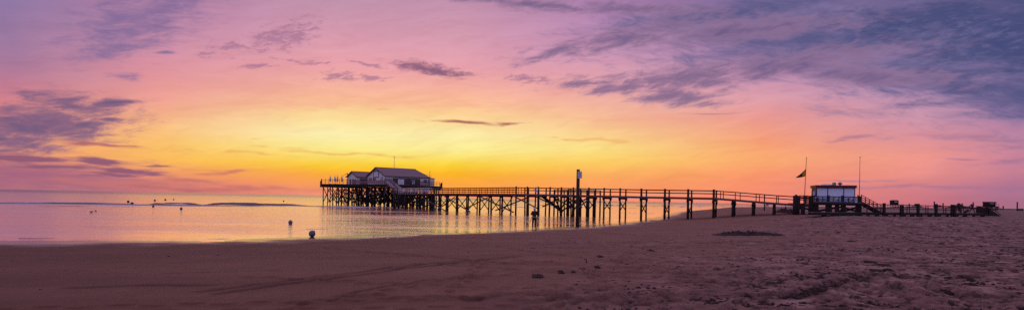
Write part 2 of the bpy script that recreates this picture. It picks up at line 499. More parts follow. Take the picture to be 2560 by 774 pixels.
def build_sand():
    th = angles(.075)
    k = np.arange(0, 330)
    # rows spaced by picture rows below the horizon, then out to the horizon
    rows = np.linspace(330, 9, 640)
    r = np.concatenate([[.3, 2, 5], 1.55 * F_PX / rows * 1.0, np.geomspace(290, 16000, 46)])
    r = np.unique(r)
    TH, R = np.meshgrid(th, r)
    X, Y = R * np.sin(TH), R * np.cos(TH)
    d = shore_dist(X, Y)
    Z = ground_h(X, Y)
    dr = dryness(X, Y, d)
    near = np.clip((140 - R) / 80, 0, 1)
    # gentle washed undulation everywhere, trampling where the sand is dry
    Z += np.clip(d / 3, 0, 1) * near * (fbm(X * .6, Y * .9, 3) - .5) * .03
    tr = fbm(X * 1.7, Y * 1.7, 5) - .5
    pits = np.clip(.44 - fbm(X * 3.6 + 40, Y * 3.6 + 11, 3), 0, 1)
    Z += dr * near * (tr * .09 - pits * .5)
    # footprints: shallow dishes with a pushed-up rim
    rs = np.random.RandomState(3)
    flat = np.stack([X.ravel(), Y.ravel()], -1); Zr = Z.ravel()
    nr, nc = X.shape
    ntr = 80
    FO = np.zeros_like(Z)
    for q in range(ntr):
        px0 = rs.uniform(1150, 2600); py0 = rs.uniform(560, 770)
        p = on_ground(px0, py0); hd = rs.uniform(-PI, PI)
        for s in range(rs.randint(6, 26)):
            fx = p.x + math.sin(hd) * .62 * s + math.cos(hd) * .11 * (1 if s % 2 else -1)
            fy = p.y + math.cos(hd) * .62 * s - math.sin(hd) * .11 * (1 if s % 2 else -1)
            rr = math.hypot(fx, fy)
            if rr < 7 or rr > 75 or fy < 4: continue
            i0, i1 = np.searchsorted(r, rr - .5), np.searchsorted(r, rr + .5)
            ta = math.atan2(fx, fy); w = .5 / rr
            j0, j1 = np.searchsorted(th[:1227], ta - w), np.searchsorted(th[:1227], ta + w)
            if i1 <= i0 or j1 <= j0: continue
            sx, sy = X[i0:i1, j0:j1] - fx, Y[i0:i1, j0:j1] - fy
            u = sx * math.sin(hd) + sy * math.cos(hd); v = sx * math.cos(hd) - sy * math.sin(hd)
            g = (u / .19) ** 2 + (v / .10) ** 2
            FO[i0:i1, j0:j1] = np.maximum(FO[i0:i1, j0:j1], np.exp(-g * 1.1))
            Z[i0:i1, j0:j1] += -.085 * np.exp(-g * 1.2) + .04 * np.exp(-(np.sqrt(g) - 1.5) ** 2 * 4)
    TR = np.zeros_like(Z)
    for pts, wdt, dep in TRACKS:
        wdt *= 1.25; dep *= 1.3
        P = [on_ground(*q) for q in pts]
        for a, c_ in zip(P[:-1], P[1:]):
            m = (X > min(a.x, c_.x) - 1) & (X < max(a.x, c_.x) + 1) & (Y > min(a.y, c_.y) - 1) & (Y < max(a.y, c_.y) + 1)
            if not m.any(): continue
            ex, ey = c_.x - a.x, c_.y - a.y
            t = np.clip(((X[m] - a.x) * ex + (Y[m] - a.y) * ey) / (ex * ex + ey * ey), 0, 1)
            dd = np.hypot(X[m] - a.x - t * ex, Y[m] - a.y - t * ey)
            TR[m] = np.maximum(TR[m], np.exp(-(dd / (wdt * 1.3)) ** 2) * (.3 + 1.1 * fbm(X[m] * 1.3, Y[m] * 1.3, 3)))
            Z[m] += -dep * np.exp(-(dd / wdt) ** 2) * (.6 + .8 * fbm(X[m] * 3, Y[m] * 3, 2)) + dep * .4 * np.exp(-((dd - 2.2 * wdt) / wdt) ** 2)
    we = np.clip((1 - d / 4.6) * 1.5 + (fbm(X * .5, Y * .5, 3) - .5) * 1.2, 0, 1) * (d < 7)
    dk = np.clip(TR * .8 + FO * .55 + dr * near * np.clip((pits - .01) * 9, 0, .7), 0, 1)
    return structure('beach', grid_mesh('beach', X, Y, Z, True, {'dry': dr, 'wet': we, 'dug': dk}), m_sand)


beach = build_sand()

# water ------------------------------------------------------------
m_water, n, b = new_mat('sea_water')
geo = n.node('ShaderNodeTexCoord').outputs['Object']
edge = n.node('ShaderNodeAttribute', attribute_name='edge').outputs['Fac']
b.inputs['Base Color'].default_value = lin((235, 222, 214))
b.inputs['Metallic'].default_value = .75
b.inputs['IOR'].default_value = 2.2
far = n.rng(n.vmath('LENGTH', geo), 40, 300)
w1 = n.noise(n.mapping(geo, scale=(2.2, .7, 1), rot=.1), 1.0, 5, .62)
w2 = n.noise(n.mapping(geo, scale=(6, 3.5, 1), rot=-.1), 1.0, 4, .5)
calm = n.noise(n.mapping(geo, scale=(30, 12, 1), rot=.05), 1.0, 4, .6)
sea = n.math('MULTIPLY', n.rng(calm, .42, .6, .35, 1.0), n.mixf(edge, 1.0, .45))
h = n.math('MULTIPLY', n.math('ADD', n.math('MULTIPLY', w1, n.mixf(far, .17, .05)), n.math('MULTIPLY', w2, n.mixf(far, .20, .05))), sea)
bp = n.node('ShaderNodeBump'); bp.inputs['Strength'].default_value = .8; bp.inputs['Distance'].default_value = 1.0
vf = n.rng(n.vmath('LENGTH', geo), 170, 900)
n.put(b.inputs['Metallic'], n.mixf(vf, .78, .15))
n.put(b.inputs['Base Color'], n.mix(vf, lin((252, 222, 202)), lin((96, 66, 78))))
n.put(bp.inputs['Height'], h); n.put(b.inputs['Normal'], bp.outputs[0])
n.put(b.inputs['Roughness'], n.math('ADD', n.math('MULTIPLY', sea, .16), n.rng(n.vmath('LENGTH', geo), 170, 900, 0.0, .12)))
th = angles(.5)
r = np.concatenate([[10], np.geomspace(25, 700, 90), np.geomspace(760, 16000, 14)])
TH, R = np.meshgrid(th, r)
X, Y = R * np.sin(TH), R * np.cos(TH)
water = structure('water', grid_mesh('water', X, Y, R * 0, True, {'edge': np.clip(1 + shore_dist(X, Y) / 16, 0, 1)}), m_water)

# ------------------------------------------------------------------ modelling kit
class MB:
    def __init__(s):
        s.v = []; s.f = []; s.smooth = False

    def add(s, vs, fs):
        k = len(s.v)
        s.v += [Vector(q) for q in vs]
        s.f += [tuple(i + k for i in f) for f in fs]
        return s

    def hexa(s, c):   # 8 corners: bottom ring then top ring
        return s.add(c, [(3, 2, 1, 0), (4, 5, 6, 7), (0, 1, 5, 4), (1, 2, 6, 5), (2, 3, 7, 6), (3, 0, 4, 7)])

    def box(s, x0, x1, y0, y1, z0, z1):
        return s.hexa([(x0, y0, z0), (x1, y0, z0), (x1, y1, z0), (x0, y1, z0), (x0, y0, z1), (x1, y0, z1), (x1, y1, z1), (x0, y1, z1)])

    def beam(s, a, b, w, h, up=Vector((0, 0, 1))):
        """rectangular timber from a to b, w across, h along 'up'"""
        a = Vector(a); b = Vector(b); d = (b - a).normalized()
        if abs(d.dot(up)) > .98: up = Vector((0, 1, 0))
        x = d.cross(up).normalized() * (w / 2); y = x.cross(d).normalized() * (h / 2)
        return s.hexa([a - x - y, a + x - y, b + x - y, b - x - y, a - x + y, a + x + y, b + x + y, b - x + y])

    def tube(s, a, b, r0, r1=None, n=10, cap=True):
        a = Vector(a); b = Vector(b); r1 = r0 if r1 is None else r1
        d = (b - a).normalized()
        u = d.orthogonal().normalized(); w = d.cross(u)
        vs = []
        for p, r in ((a, r0), (b, r1)):
            for i in range(n):
                t = 2 * PI * i / n
                vs.append(p + (u * math.cos(t) + w * math.sin(t)) * r)
        fs = [(i, (i + 1) % n, n + (i + 1) % n, n + i) for i in range(n)]
        if cap: fs += [tuple(range(n - 1, -1, -1)), tuple(range(n, 2 * n))]
        return s.add(vs, fs)

    def lathe(s, prof, c=(0, 0, 0), n=16, axis=Vector((0, 0, 1))):
        c = Vector(c); q = Vector((0, 0, 1)).rotation_difference(axis)
        vs = []
        for r, z in prof:
            for i in range(n):
                t = 2 * PI * i / n
                vs.append(c + q @ Vector((r * math.cos(t), r * math.sin(t), z)))
        fs = []
        for k in range(len(prof) - 1):
            for i in range(n):
                j = (i + 1) % n
                fs.append((k * n + i, k * n + j, (k + 1) * n + j, (k + 1) * n + i))
        fs += [tuple(range(n - 1, -1, -1)), tuple((len(prof) - 1) * n + i for i in range(n))]
        return s.add(vs, fs)

    def prism(s, pts, off):
        """closed polygon pts (list of 3D) pushed along off"""
        n = len(pts); off = Vector(off)
        vs = [Vector(p) for p in pts] + [Vector(p) + off for p in pts]
        return s.add(vs, [tuple(range(n - 1, -1, -1)), tuple(range(n, 2 * n))] + [(i, (i + 1) % n, n + (i + 1) % n, n + i) for i in range(n)])

    def build(s, name, mat, parent=None, origin=None, smooth=False):
        if origin is None:
            origin = Vector(parent.get('_o', (0, 0, 0))) if parent is not None else Vector((0, 0, 0))
        me = bpy.data.meshes.new(name)
        me.from_pydata([tuple(v - Vector(origin)) for v in s.v], [], s.f)
        bm = bmesh.new(); bm.from_mesh(me); bmesh.ops.recalc_face_normals(bm, faces=bm.faces); bm.to_mesh(me); bm.free()
        if smooth:
            me.polygons.foreach_set('use_smooth', [True] * len(me.polygons))
        me.materials.append(mat)
        o = bpy.data.objects.new(name, me); COL.objects.link(o)
        if parent is not None:
            o.parent = parent
            o['_o'] = tuple(origin)
        else:
            o.location = origin
            o['_o'] = tuple(origin)
        return o


def thing(name, label, cat, loc, group=None):
    o = bpy.data.objects.new(name, None); COL.objects.link(o)
    o.empty_display_size = .3
    o.location = loc; o['_o'] = tuple(loc)
    tag(o, label, cat, group)
    return o


def tag(o, label, cat, group=None, kind=None):
    o['label'] = label; o['category'] = cat
    if group: o['group'] = group
    if kind: o['kind'] = kind
    return o


def wood(name, c0, c1, rough=.8, grain=(1.2, 1.2, 9.0), spec=.3):
    m, n, b = new_mat(name)
    p = n.node('ShaderNodeTexCoord').outputs['Object']
    g = n.noise(n.vmath('MULTIPLY', p, (9, 9, .8)), 1.0, 5, .6)
    g2 = n.noise(p, .7, 4, .6)
    c = n.mix(n.rng(g, .3, .7), lin(c0), lin(c1))
    c = n.mix(n.rng(g2, .35, .7, 0, .55), c, n.mix(1.0, c, (.55, .52, .5, 1), 'MULTIPLY'))
    n.put(b.inputs['Base Color'], c)
    b.inputs['Roughness'].default_value = rough
    b.inputs['Specular IOR Level'].default_value = spec
    bp = n.node('ShaderNodeBump'); bp.inputs['Strength'].default_value = .4; bp.inputs['Distance'].default_value = .02
    n.put(bp.inputs['Height'], g); n.put(b.inputs['Normal'], bp.outputs[0])
    return m


def plain(name, c, rough=.6, spec=.4, metal=0.0, var=.25, scale=3.0):
    m, n, b = new_mat(name)
    p = n.node('ShaderNodeTexCoord').outputs['Object']
    g = n.noise(p, scale, 5, .6)
    n.put(b.inputs['Base Color'], n.mix(n.rng(g, .3, .75, 0, var), lin(c), n.mix(1.0, lin(c), (.5, .5, .5, 1), 'MULTIPLY')))
    b.inputs['Roughness'].default_value = rough
    b.inputs['Specular IOR Level'].default_value = spec
    b.inputs['Metallic'].default_value = metal
    return m


def boards(name, c0, c1, width=.16, axis=2, rough=.8):
    """planked boarding: dark joints every 'width' metres along an axis of object space"""
    m, n, b = new_mat(name)
    p = n.node('ShaderNodeTexCoord').outputs['Object']
    q = n.sep(p)[axis]
    t = n.math('FRACT', n.math('DIVIDE', q, width))
    idn = n.noise(n.comb(n.math('FLOOR', n.math('DIVIDE', q, width)), 0, 0), 3.3, 1, .5)
    g = n.noise(p, 2.0, 5, .6)
    c = n.mix(n.rng(n.math('ADD', n.math('MULTIPLY', idn, .6), n.math('MULTIPLY', g, .5)), .35, .75), lin(c0), lin(c1))
    c = n.mix(n.rng(t, .86, .94), c, n.mix(1.0, c, (.35, .32, .3, 1), 'MULTIPLY'))
    n.put(b.inputs['Base Color'], c); b.inputs['Roughness'].default_value = rough
    return m


M_TAR = wood('tarred_timber', (22, 15, 17), (36, 26, 28))
M_PILE = wood('weathered_pile', (30, 21, 23), (50, 37, 38))
M_RAIL = wood('rail_timber', (46, 33, 36), (70, 54, 56))
M_DECKW = boards('deck_planks', (84, 68, 68), (112, 94, 94), .14, 0)
M_GREY = wood('silvered_timber', (176, 166, 176), (212, 204, 214))
M_EDGE = wood('fascia_timber', (78, 62, 68), (112, 94, 102))
M_CREAM = boards('cream_boarding', (218, 208, 208), (236, 228, 228), .2, 2)
M_PALE = plain('pale_paint', (214, 206, 204))
M_SHUT = plain('roller_shutter', (214, 226, 250), .5, .4, 0, .12, .8)
M_BLUEP = plain('pale_blue_panel', (160, 186, 232))
M_ROOF = boards('roof_sheet', (116, 98, 110), (140, 120, 132), .3, 2, .7)
M_MAROON = plain('maroon_paint', (74, 20, 28))
M_DARKW = boards('dark_boarding', (62, 48, 54), (88, 70, 78), .18, 2)
M_GLASS = plain('window_glass', (34, 34, 44), .08, .8)
M_STEEL = plain('galvanised_steel', (120, 116, 124), .4, .5, .6)
M_POLE = plain('pole_paint', (176, 150, 150), .5)
M_POLED = plain('pole_dark', (112, 78, 74), .5)
M_BUOY = plain('buoy_plastic', (88, 92, 124), .45, .5, 0, .4, 6)
M_RED = plain('red_plastic', (196, 34, 30), .4)
M_BLACK = plain('black_cloth', (26, 24, 30), .8)
M_NAVY = plain('navy_cloth', (38, 40, 60), .8)
M_SKIN = plain('skin', (196, 146, 124), .6, .3, 0, .1)
M_HAIR = plain('hair', (66, 48, 38), .7)
M_WHITEC = plain('white_cloth', (214, 212, 222), .8)
M_YEL = plain('yellow_flag', (190, 142, 24), .7)
M_GREENF = plain('dark_flag', (20, 26, 20), .7)
M_WEED = plain('dark_weed', (54, 40, 40), .8, .2, 0, .6, 9)
M_LUMP = plain('dark_wet_sand', (64, 50, 52), .8, .2, 0, .6, 5)
M_PAPER = plain('sign_white', (206, 210, 226), .5, .4, 0, .05)
M_INK = plain('sign_ink', (52, 66, 132), .6)
M_REDI = plain('sign_red', (186, 40, 44), .6)
M_TEAL = plain('poster_teal', (24, 64, 66), .5)
M_TYRE = plain('tyre_rubber', (24, 22, 24), .8)


def zat(px, py, depth):
    """height of a photo point that stands at a viewing depth"""
    return EYE - (py - horizon(px)) * depth / F_PX * CR


def rot2(v, a):
    return Vector((v.x * math.cos(a) - v.y * math.sin(a), v.x * math.sin(a) + v.y * math.cos(a), v.z))

# ------------------------------------------------------------------ the walkway on trestles
TH_ = math.radians(24)
NA = Vector((math.sin(TH_), math.cos(TH_), 0))
TA = Vector((math.cos(TH_), -math.sin(TH_), 0))
D0, WID = 95.0, 3.8
OFF = NA * WID                      # from the near row of piles to the far row


def on_A(px, z=0.0):
    u = ray(px, horizon(px)).x
    t = D0 / (u * NA.x + NA.y)
    return Vector((u * t, t, z))


DECK_PX = [(1290, 3.62), (1470, 3.56), (1603, 3.50), (1784, 3.48), (1835, 3.30), (1886, 3.10), (1935, 2.92), (1988, 2.76)]


def deckz(px):
    for (a, za_), (b, zb) in zip(DECK_PX[:-1], DECK_PX[1:]):
        if px <= b:
            return za_ + (zb - za_) * (px - a) / (b - a)
    return DECK_PX[-1][1]


PB0, PB1, PB2 = on_A(1289), at(1118, 124), at(996, 149)


def on_B(px):
    u = ray(px, horizon(px)).x
    a, b = (PB0, PB1) if px >= 1118 else (PB1, PB2)
    # point on segment a-b whose x/y = u
    k = (a.x - u * a.y) / ((a.x - u * a.y) - (b.x - u * b.y))
    return a.lerp(b, k)


walk = thing('pier_walkway', 'long timber walkway on crossed trestles from the stilt restaurant to the beach', 'pier', on_A(1500, 0))
BZ = 3.60


def rail_line(name, pts, levels, w, h, mat, post_h, post_r, side, posts=True, parent=walk):
    mb = MB()
    for a, b in zip(pts[:-1], pts[1:]):
        for L in levels:
            mb.beam(a + Vector((0, 0, L)), b + Vector((0, 0, L)), w, h)
    return mb.build(name, mat, parent)


def trestle(p, z, r0, r1, top0, top1, brace=True, cap=True, jit=0.0, r=random):
    """near pile at p, far pile at p+OFF; piles reach up as rail posts"""
    g0 = min(ground_z(p.x, p.y), .6 if p.x < 20 else 9) - .8
    q = p + OFF
    g1 = ground_z(q.x, q.y) - .8
    j = lambda: Vector((r.uniform(-jit, jit), r.uniform(-jit, jit), 0))
    mb = MB()
    if cap:
        mb.beam(p - NA * .55 + Vector((0, 0, z - .42)), q + NA * .55 + Vector((0, 0, z - .42)), .3, .3)
    else:
        mb.beam(p - NA * .2 + Vector((0, 0, z - .42)), q + NA * .2 + Vector((0, 0, z - .42)), .2, .25)
    t = mb.build('trestle', M_TAR, walk)
    MB().tube(p + j() + Vector((0, 0, g0)), p + Vector((0, 0, z + top0)), r0 * 1.08, r0 * .92, 10).build('pile', M_PILE, t, smooth=True)
    MB().tube(q + j() + Vector((0, 0, g1)), q + Vector((0, 0, z + top1)), r1 * 1.08, r1 * .92, 10).build('pile', M_PILE, t, smooth=True)
    if brace:
        gz = max(g0 + .8, 0) + .15
        zt = z - .6; zb = max(gz + (zt - gz) * brace, gz)
        e = NA * .45
        s_ = TA * .2
        MB().beam(p - e * .1 - s_ + Vector((0, 0, zt)), q + e - s_ + Vector((0, 0, zb)), .07, .17).build('brace', M_TAR, t)
        MB().beam(q + e * .1 + s_ + Vector((0, 0, zt)), p - e + s_ + Vector((0, 0, zb)), .07, .17).build('brace', M_TAR, t)
    return t


rr = random.Random(11)
A_PX = [1290, 1318, 1345, 1375, 1403, 1433, 1472, 1510, 1550, 1603, 1662, 1720, 1784, 1832, 1883, 1935]
for i, px in enumerate(A_PX):
    z = deckz(px)
    tall = px <= 1790
    trestle(on_A(px), z, .18 if px > 1550 else .15, .13 if px < 1900 else .22, 1.22 if tall else -.2, 1.16 if tall else -.2,
            brace=(.42 if 1460 < px < 1560 else .3) if px > 1440 and px < 1930 else 0, cap=px > 1440, jit=.12 if px < 1460 else .03, r=rr)
B_PX = [1256, 1228, 1200, 1171, 1144, 1118, 1098, 1080, 1062, 1044, 1026, 1008]
for px in B_PX:
    trestle(on_B(px), BZ, .17 if px != 1118 else .3, .14, -.1, -.1, brace=.08, cap=True, jit=.08, r=rr)

# deck: planks over two edge beams
nearA = [on_A(px, deckz(px)) for px, _ in DECK_PX]
nearB = [on_B(px) + Vector((0, 0, BZ)) for px in (996, 1060, 1118, 1200)] + [on_A(1290, 3.62)]
near_all = nearB + nearA[1:]
mb = MB()
for a, b in zip(near_all[:-1], near_all[1:]):
    mb.hexa([a - Vector((0, 0, .1)), b - Vector((0, 0, .1)), b + OFF - Vector((0, 0, .1)), a + OFF - Vector((0, 0, .1)), a, b, b + OFF, a + OFF])
mb.build('deck', M_DECKW, walk)
for o_ in (Vector((0, 0, 0)), OFF):
    mb = MB()
    for a, b in zip(near_all[:-1], near_all[1:]):
        sgn = -1 if o_.length < .1 else 1
        k = NA * (.09 * sgn) + Vector((0, 0, -.16))
        mb.beam(a + o_ + k, b + o_ + k, .1, .30)
    mb.build('edge_beam', M_EDGE, walk)

# handrails
B_rail = nearB
for o_, nm in ((NA * -.02, 'near'), (OFF + NA * .02, 'far')):
    m_ = M_RAIL
    mb = MB()
    pts = [p + o_ for p in nearA if True]
    pts = [p + o_ for p in nearA]
    for a, b in zip(pts[:-1], pts[1:]):
        for L in (1.03, .60):
            mb.beam(a + Vector((0, 0, L)), b + Vector((0, 0, L)), .07, .10)
    mb.build('handrail', m_, walk)
    mb = MB()
    pts = [p + o_ for p in B_rail]
    for k, (a, b) in enumerate(zip(pts[:-1], pts[1:])):
        for L in (1.04, .68, .32):
            mb.beam(a + Vector((0, 0, L)), b + Vector((0, 0, L)), .07, .10 if k > 1 else .13)
    mb.build('handrail', M_RAIL if nm == 'far' else M_EDGE, walk)
# posts of the seaward rail
for px in range(1008, 1285, 14):
    p = on_B(px)
    MB().beam(p + Vector((0, 0, BZ - .3)), p + Vector((0, 0, BZ + 1.08)), .1, .1).build('rail_post', M_EDGE if px < 1130 else M_RAIL, walk)
    if px % 2 == 0 and px > 1100:
        q = p + OFF
        MB().beam(q + Vector((0, 0, BZ - .3)), q + Vector((0, 0, BZ + 1.06)), .09, .09).build('rail_post', M_RAIL, walk)
for px in (1303, 1795, 1808, 1838, 1846, 1890, 1896, 1941, 1945):
    far = px in (1795, 1846, 1896, 1945)
    p = on_A(px) + (OFF if far else Vector())
    z = deckz(px)
    MB().beam(p + Vector((0, 0, z - .2)), p + Vector((0, 0, z + 1.06)), .09, .09).build('rail_post', M_RAIL, walk)
# close-set posts and long raking struts where the walkway turns
for px, dz_, dd in ((1310, 1.05, 1.9), (1330, .95, 3.0), (1365, .8, 4.2), (1390, .8, 4.0), (1414, 1.1, 2.6), (1425, 1.0, 3.6), (1454, .9, 3.6)):
    p = on_A(px) + NA * dd
    MB().tube(p + Vector((rr.uniform(-.15, .15), 0, -1)), p + Vector((0, 0, 3.6 + dz_)), .13, .11, 8).build('pile', M_PILE, walk, smooth=True)
for (xa_, ya_, xb_, yb_, dd, w) in ((1283, 488, 1345, 520, -.3, .2), (1344, 490, 1396, 529, 2.2, .45), (1323, 491, 1360, 508, 3.2, .2), (1350, 516, 1392, 496, 1.2, .2), (1392, 530, 1440, 500, 1.4, .24),
                                (1404, 494, 1440, 518, 3.4, .2), (1448, 518, 1470, 500, -.2, .2), (1362, 492, 1400, 512, 4.0, .2), (1402, 521, 1425, 492, 4.2, .18), (1440, 507, 1459, 494, 2.0, .2),
                                (1196, 488, 1286, 530, -.3, .22), (1196, 493, 1140, 521, 3.9, .2), (1113, 490, 1178, 529, -.3, .22), (1216, 525, 1306, 489, 3.9, .2), (1070, 500, 1115, 526, -.3, .2), (1068, 526, 1114, 492, 3.8, .2)):
    fn = on_A if xa_ > 1286 else on_B
    fb = on_A if xb_ > 1286 else on_B
    pa = fn(xa_) + NA * dd; pb = fb(xb_) + NA * dd
    MB().beam(pa + Vector((0, 0, zat(xa_, ya_, pa.y))), pb + Vector((0, 0, zat(xb_, yb_, pb.y))), .12, w).build('raking_strut', M_EDGE if dd < 0 and w > .19 else M_TAR, walk)

# lifebuoy on the rail
lp = on_A(1340, 3.6) - NA * .12 + Vector((0, 0, .75))
bm = bmesh.new()
me = bpy.data.meshes.new('lifebuoy')
R_, r_ = .34, .085
vs = [[bm.verts.new(((R_ + r_ * math.cos(b)) * math.cos(a), r_ * math.sin(b), (R_ + r_ * math.cos(b)) * math.sin(a))) for b in [2 * PI * j / 8 for j in range(8)]] for a in [2 * PI * i / 24 for i in range(24)]]
for i in range(24):
    for j in range(8):
        bm.faces.new((vs[i][j], vs[(i + 1) % 24][j], vs[(i + 1) % 24][(j + 1) % 8], vs[i][(j + 1) % 8]))
bmesh.ops.recalc_face_normals(bm, faces=bm.faces)
bm.to_mesh(me); bm.free(); me.materials.append(M_WHITEC)
lb = bpy.data.objects.new('lifebuoy', me); COL.objects.link(lb); lb.location = lp; lb.rotation_euler.z = -TH_
tag(lb, 'pale ring lifebuoy hung on the walkway rail above the photographer', 'lifebuoy')

# lower landing with its own rail behind the walkway's bend
land = thing('landing_stage', 'short timber landing stage on black piles just behind the bend of the walkway', 'landing stage', on_A(1400) + NA * 9)
LZ = 3.55
lc = [on_A(1352) + NA * 6.5, on_A(1458) + NA * 6.5, on_A(1458) + NA * 10, on_A(1352) + NA * 10]
MB().hexa([p + Vector((0, 0, LZ - .3)) for p in lc] + [p + Vector((0, 0, LZ)) for p in lc]).build('deck', M_DECKW, land)
for k in range(7):
    for row in (0, 1):
        a, b = (lc[0], lc[1]) if row == 0 else (lc[3], lc[2])
        p = a.lerp(b, k / 6)
        MB().tube(p + Vector((0, 0, -1)), p + Vector((0, 0, LZ + (.95 if k % 2 == 0 else -.1))), .15, .13, 8).build('pile', M_PILE, land, smooth=True)
for a, b in ((lc[0], lc[1]), (lc[3], lc[2])):
    mb = MB()
    for L in (.9, .5): mb.beam(a + Vector((0, 0, LZ + L)), b + Vector((0, 0, LZ + L)), .07, .09)
    mb.build('handrail', M_RAIL, land)
for k in range(5):
    a = lc[0].lerp(lc[1], k / 6); b = lc[0].lerp(lc[1], (k + 1) / 6)
    if k % 2: a, b = b, a
    MB().beam(a + Vector((0, 0, 3.1)), b + Vector((0, 0, .9)), .1, .2).build('brace', M_TAR, land)

# tall sign post in front of the walkway
sp_ = on_ground(1443, 565)
D_ = sp_.y
sg = thing('sign_post', 'tall thick timber post at the water\'s edge with a white notice near its top', 'sign post', sp_)
ztop = zat(1443, 423, D_)
MB().tube(sp_ - Vector((0, 0, .5)), Vector((sp_.x, sp_.y, ztop)), 4.5 * D_ / F_PX, 4.1 * D_ / F_PX, 14).build('post', wood('post_timber', (38, 28, 30), (64, 50, 52)), sg, smooth=True)
x0, x1 = (1442.0 - 1280) / F_PX * D_ - .01, (1453.5 - 1280) / F_PX * D_
x0 = at(1442, D_).x; x1 = at(1453, D_).x
z0, z1 = zat(1447, 445.5, D_), zat(1447, 428.5, D_)
yb = sp_.y - .26
bd = MB().box(x0, x1, yb - .03, yb, z0, z1).build('notice_board', M_PAPER, sg)
mb = MB()
ww, hh = x1 - x0, z1 - z0
for fz, a, b in ((.86, .1, .8), (.72, .1, .9), (.64, .1, .7), (.5, .1, .85), (.2, .1, .75), (.12, .1, .6)):
    x = x0 + ww * a
    while x < x0 + ww * b:
        l = rr.uniform(.03, .08); mb.box(x, min(x + l, x0 + ww * b), yb - .036, yb - .031, z0 + hh * fz, z0 + hh * (fz + .045)); x += l + .02
mb.build('lettering', M_INK, bd)
mb = MB()
x = x0 + ww * .12
while x < x0 + ww * .85:
    mb.box(x, x + .05, yb - .036, yb - .031, z0 + hh * .33, z0 + hh * .40); x += .075
mb.build('lettering', M_REDI, bd)
MB().box(sp_.x - .1, sp_.x + .25, yb, yb + .06, z0 + hh * .45, z0 + hh * .55).build('bracket', M_STEEL, sg)

# ------------------------------------------------------------------ the stilt restaurant
DZ = 5.85
PH = math.radians(38)
E1 = Vector((math.cos(PH), math.sin(PH), 0)); E2 = Vector((-math.sin(PH), math.cos(PH), 0))
Z = Vector((0, 0, 1))
poly = [at(985, 157), at(804, 168), at(800, 186), at(925, 200), at(1100, 190), at(1105, 172), at(1010, 160)]


def inside(p):
    c = False
    for a, b in zip(poly, poly[1:] + poly[:1]):
        if (a.y > p.y) != (b.y > p.y) and p.x < (b.x - a.x) * (p.y - a.y) / (b.y - a.y) + a.x:
            c = not c
    return c


plat = thing('stilt_platform', 'large railed timber deck standing on a thicket of tall black piles in the sea', 'platform', Vector((-38, 172, 0)))
MB().prism([p + Z * (DZ - .12) for p in poly], Z * .12).build('deck', M_DECKW, plat)
mb = MB()
for a, b in zip(poly, poly[1:] + poly[:1]):
    mb.beam(a + Z * (DZ - .42), b + Z * (DZ - .42), .2, .55)
mb.build('edge_beam', M_TAR, plat)
mb = MB()
for k in range(9):
    a = poly[0].lerp(poly[1], k / 9 + .05); b = a + E2 * 14 + Vector((6, 0, 0))
    mb.beam(a + Z * (DZ - .5), b + Z * (DZ - .5), .25, .35)
mb.build('joists', M_TAR, plat)
rp = random.Random(4)
piles = []
nA, nB = (poly[1] - poly[0]), Vector((.18, .98, 0))
L_ = nA.length
ux = nA.normalized()
for row in range(9):
    cnt = 9
    for k in range(cnt + (4 if row > 1 else 0)):
        s = L_ * (k - (4 if row > 1 else 0)) / (cnt - 1) if True else 0
        p = poly[0] + ux * s + nB * (row * 3.1 + .3)
        p += Vector((rp.uniform(-.3, .3), rp.uniform(-.3, .3), 0))
        if inside(p) or (row == 0 and 0 <= k < cnt):
            piles.append((row, k, p))
piles = piles[:98]
pp = {}
for row, k, p in piles:
    pp[(row, k)] = p
    r_ = rp.uniform(.12, .19)
    MB().tube(p + Vector((rp.uniform(-.2, .2), rp.uniform(-.2, .2), -1)), p + Z * (DZ - .5), r_, r_ * .9, 8).build('pile', M_TAR, plat, smooth=True)
nb_ = 0
for (row, k), p in pp.items():
    q = pp.get((row, k + 1))
    if q is None or nb_ >= 96: continue
    if row in (0, 1, 3, 5, 7) or rp.random() < .5:
        z0_, z1_ = .5 + rp.uniform(-.2, .4), DZ - .8 - rp.uniform(0, .5)
        MB().beam(p + Z * z0_, q + Z * z1_, .12, .16).build('brace', M_TAR, plat)
        MB().beam(q + Z * (z0_ + .1), p + Z * z1_, .12, .16).build('brace', M_TAR, plat)
        nb_ += 2
# pale raking braces on the landward face
for k in range(7):
    a = at(912 + k * 9.5, 156.6); s = 1 if k % 2 else -1
    MB().beam(a + Z * 2.9, a + ux * (-.9 * s) + Z * 5.1, .1, .17).build('outer_brace', M_EDGE, plat)
# second cluster of piles under the stair and seaward end of the walkway
for k in range(22):
    p = at(rp.uniform(985, 1092), rp.uniform(142, 160) if k % 2 else rp.uniform(134, 150))
    if p.x / p.y > -.13 and p.y < 138: p.y += 6
    MB().tube(p + Vector((rp.uniform(-.5, .5), 0, -1)), p + Z * 3.3, .2, .18, 8).build('outer_pile', M_TAR, plat, smooth=True)
for k in range(16):
    p = at(rp.uniform(985, 1085), rp.uniform(140, 154)); s = rp.choice((-1, 1))
    MB().beam(p + Z * rp.uniform(.2, .8), p + Vector((s * rp.uniform(1.4, 2.4), rp.uniform(0, 1), rp.uniform(2.6, 3.1))), .12, .22).build('low_brace', M_TAR, plat)

for k in range(80):
    p = at(rp.uniform(905, 1060), rp.uniform(160, 176)); sx = rp.choice((-1, 1))
    if not inside(p): continue
    MB().beam(p + Z * rp.uniform(.1, 1.6), p + Vector((sx * rp.uniform(1.2, 2.6), rp.uniform(-1, 1), rp.uniform(3.4, 5.0))), .16, .26).build('cross_brace', M_TAR, plat)
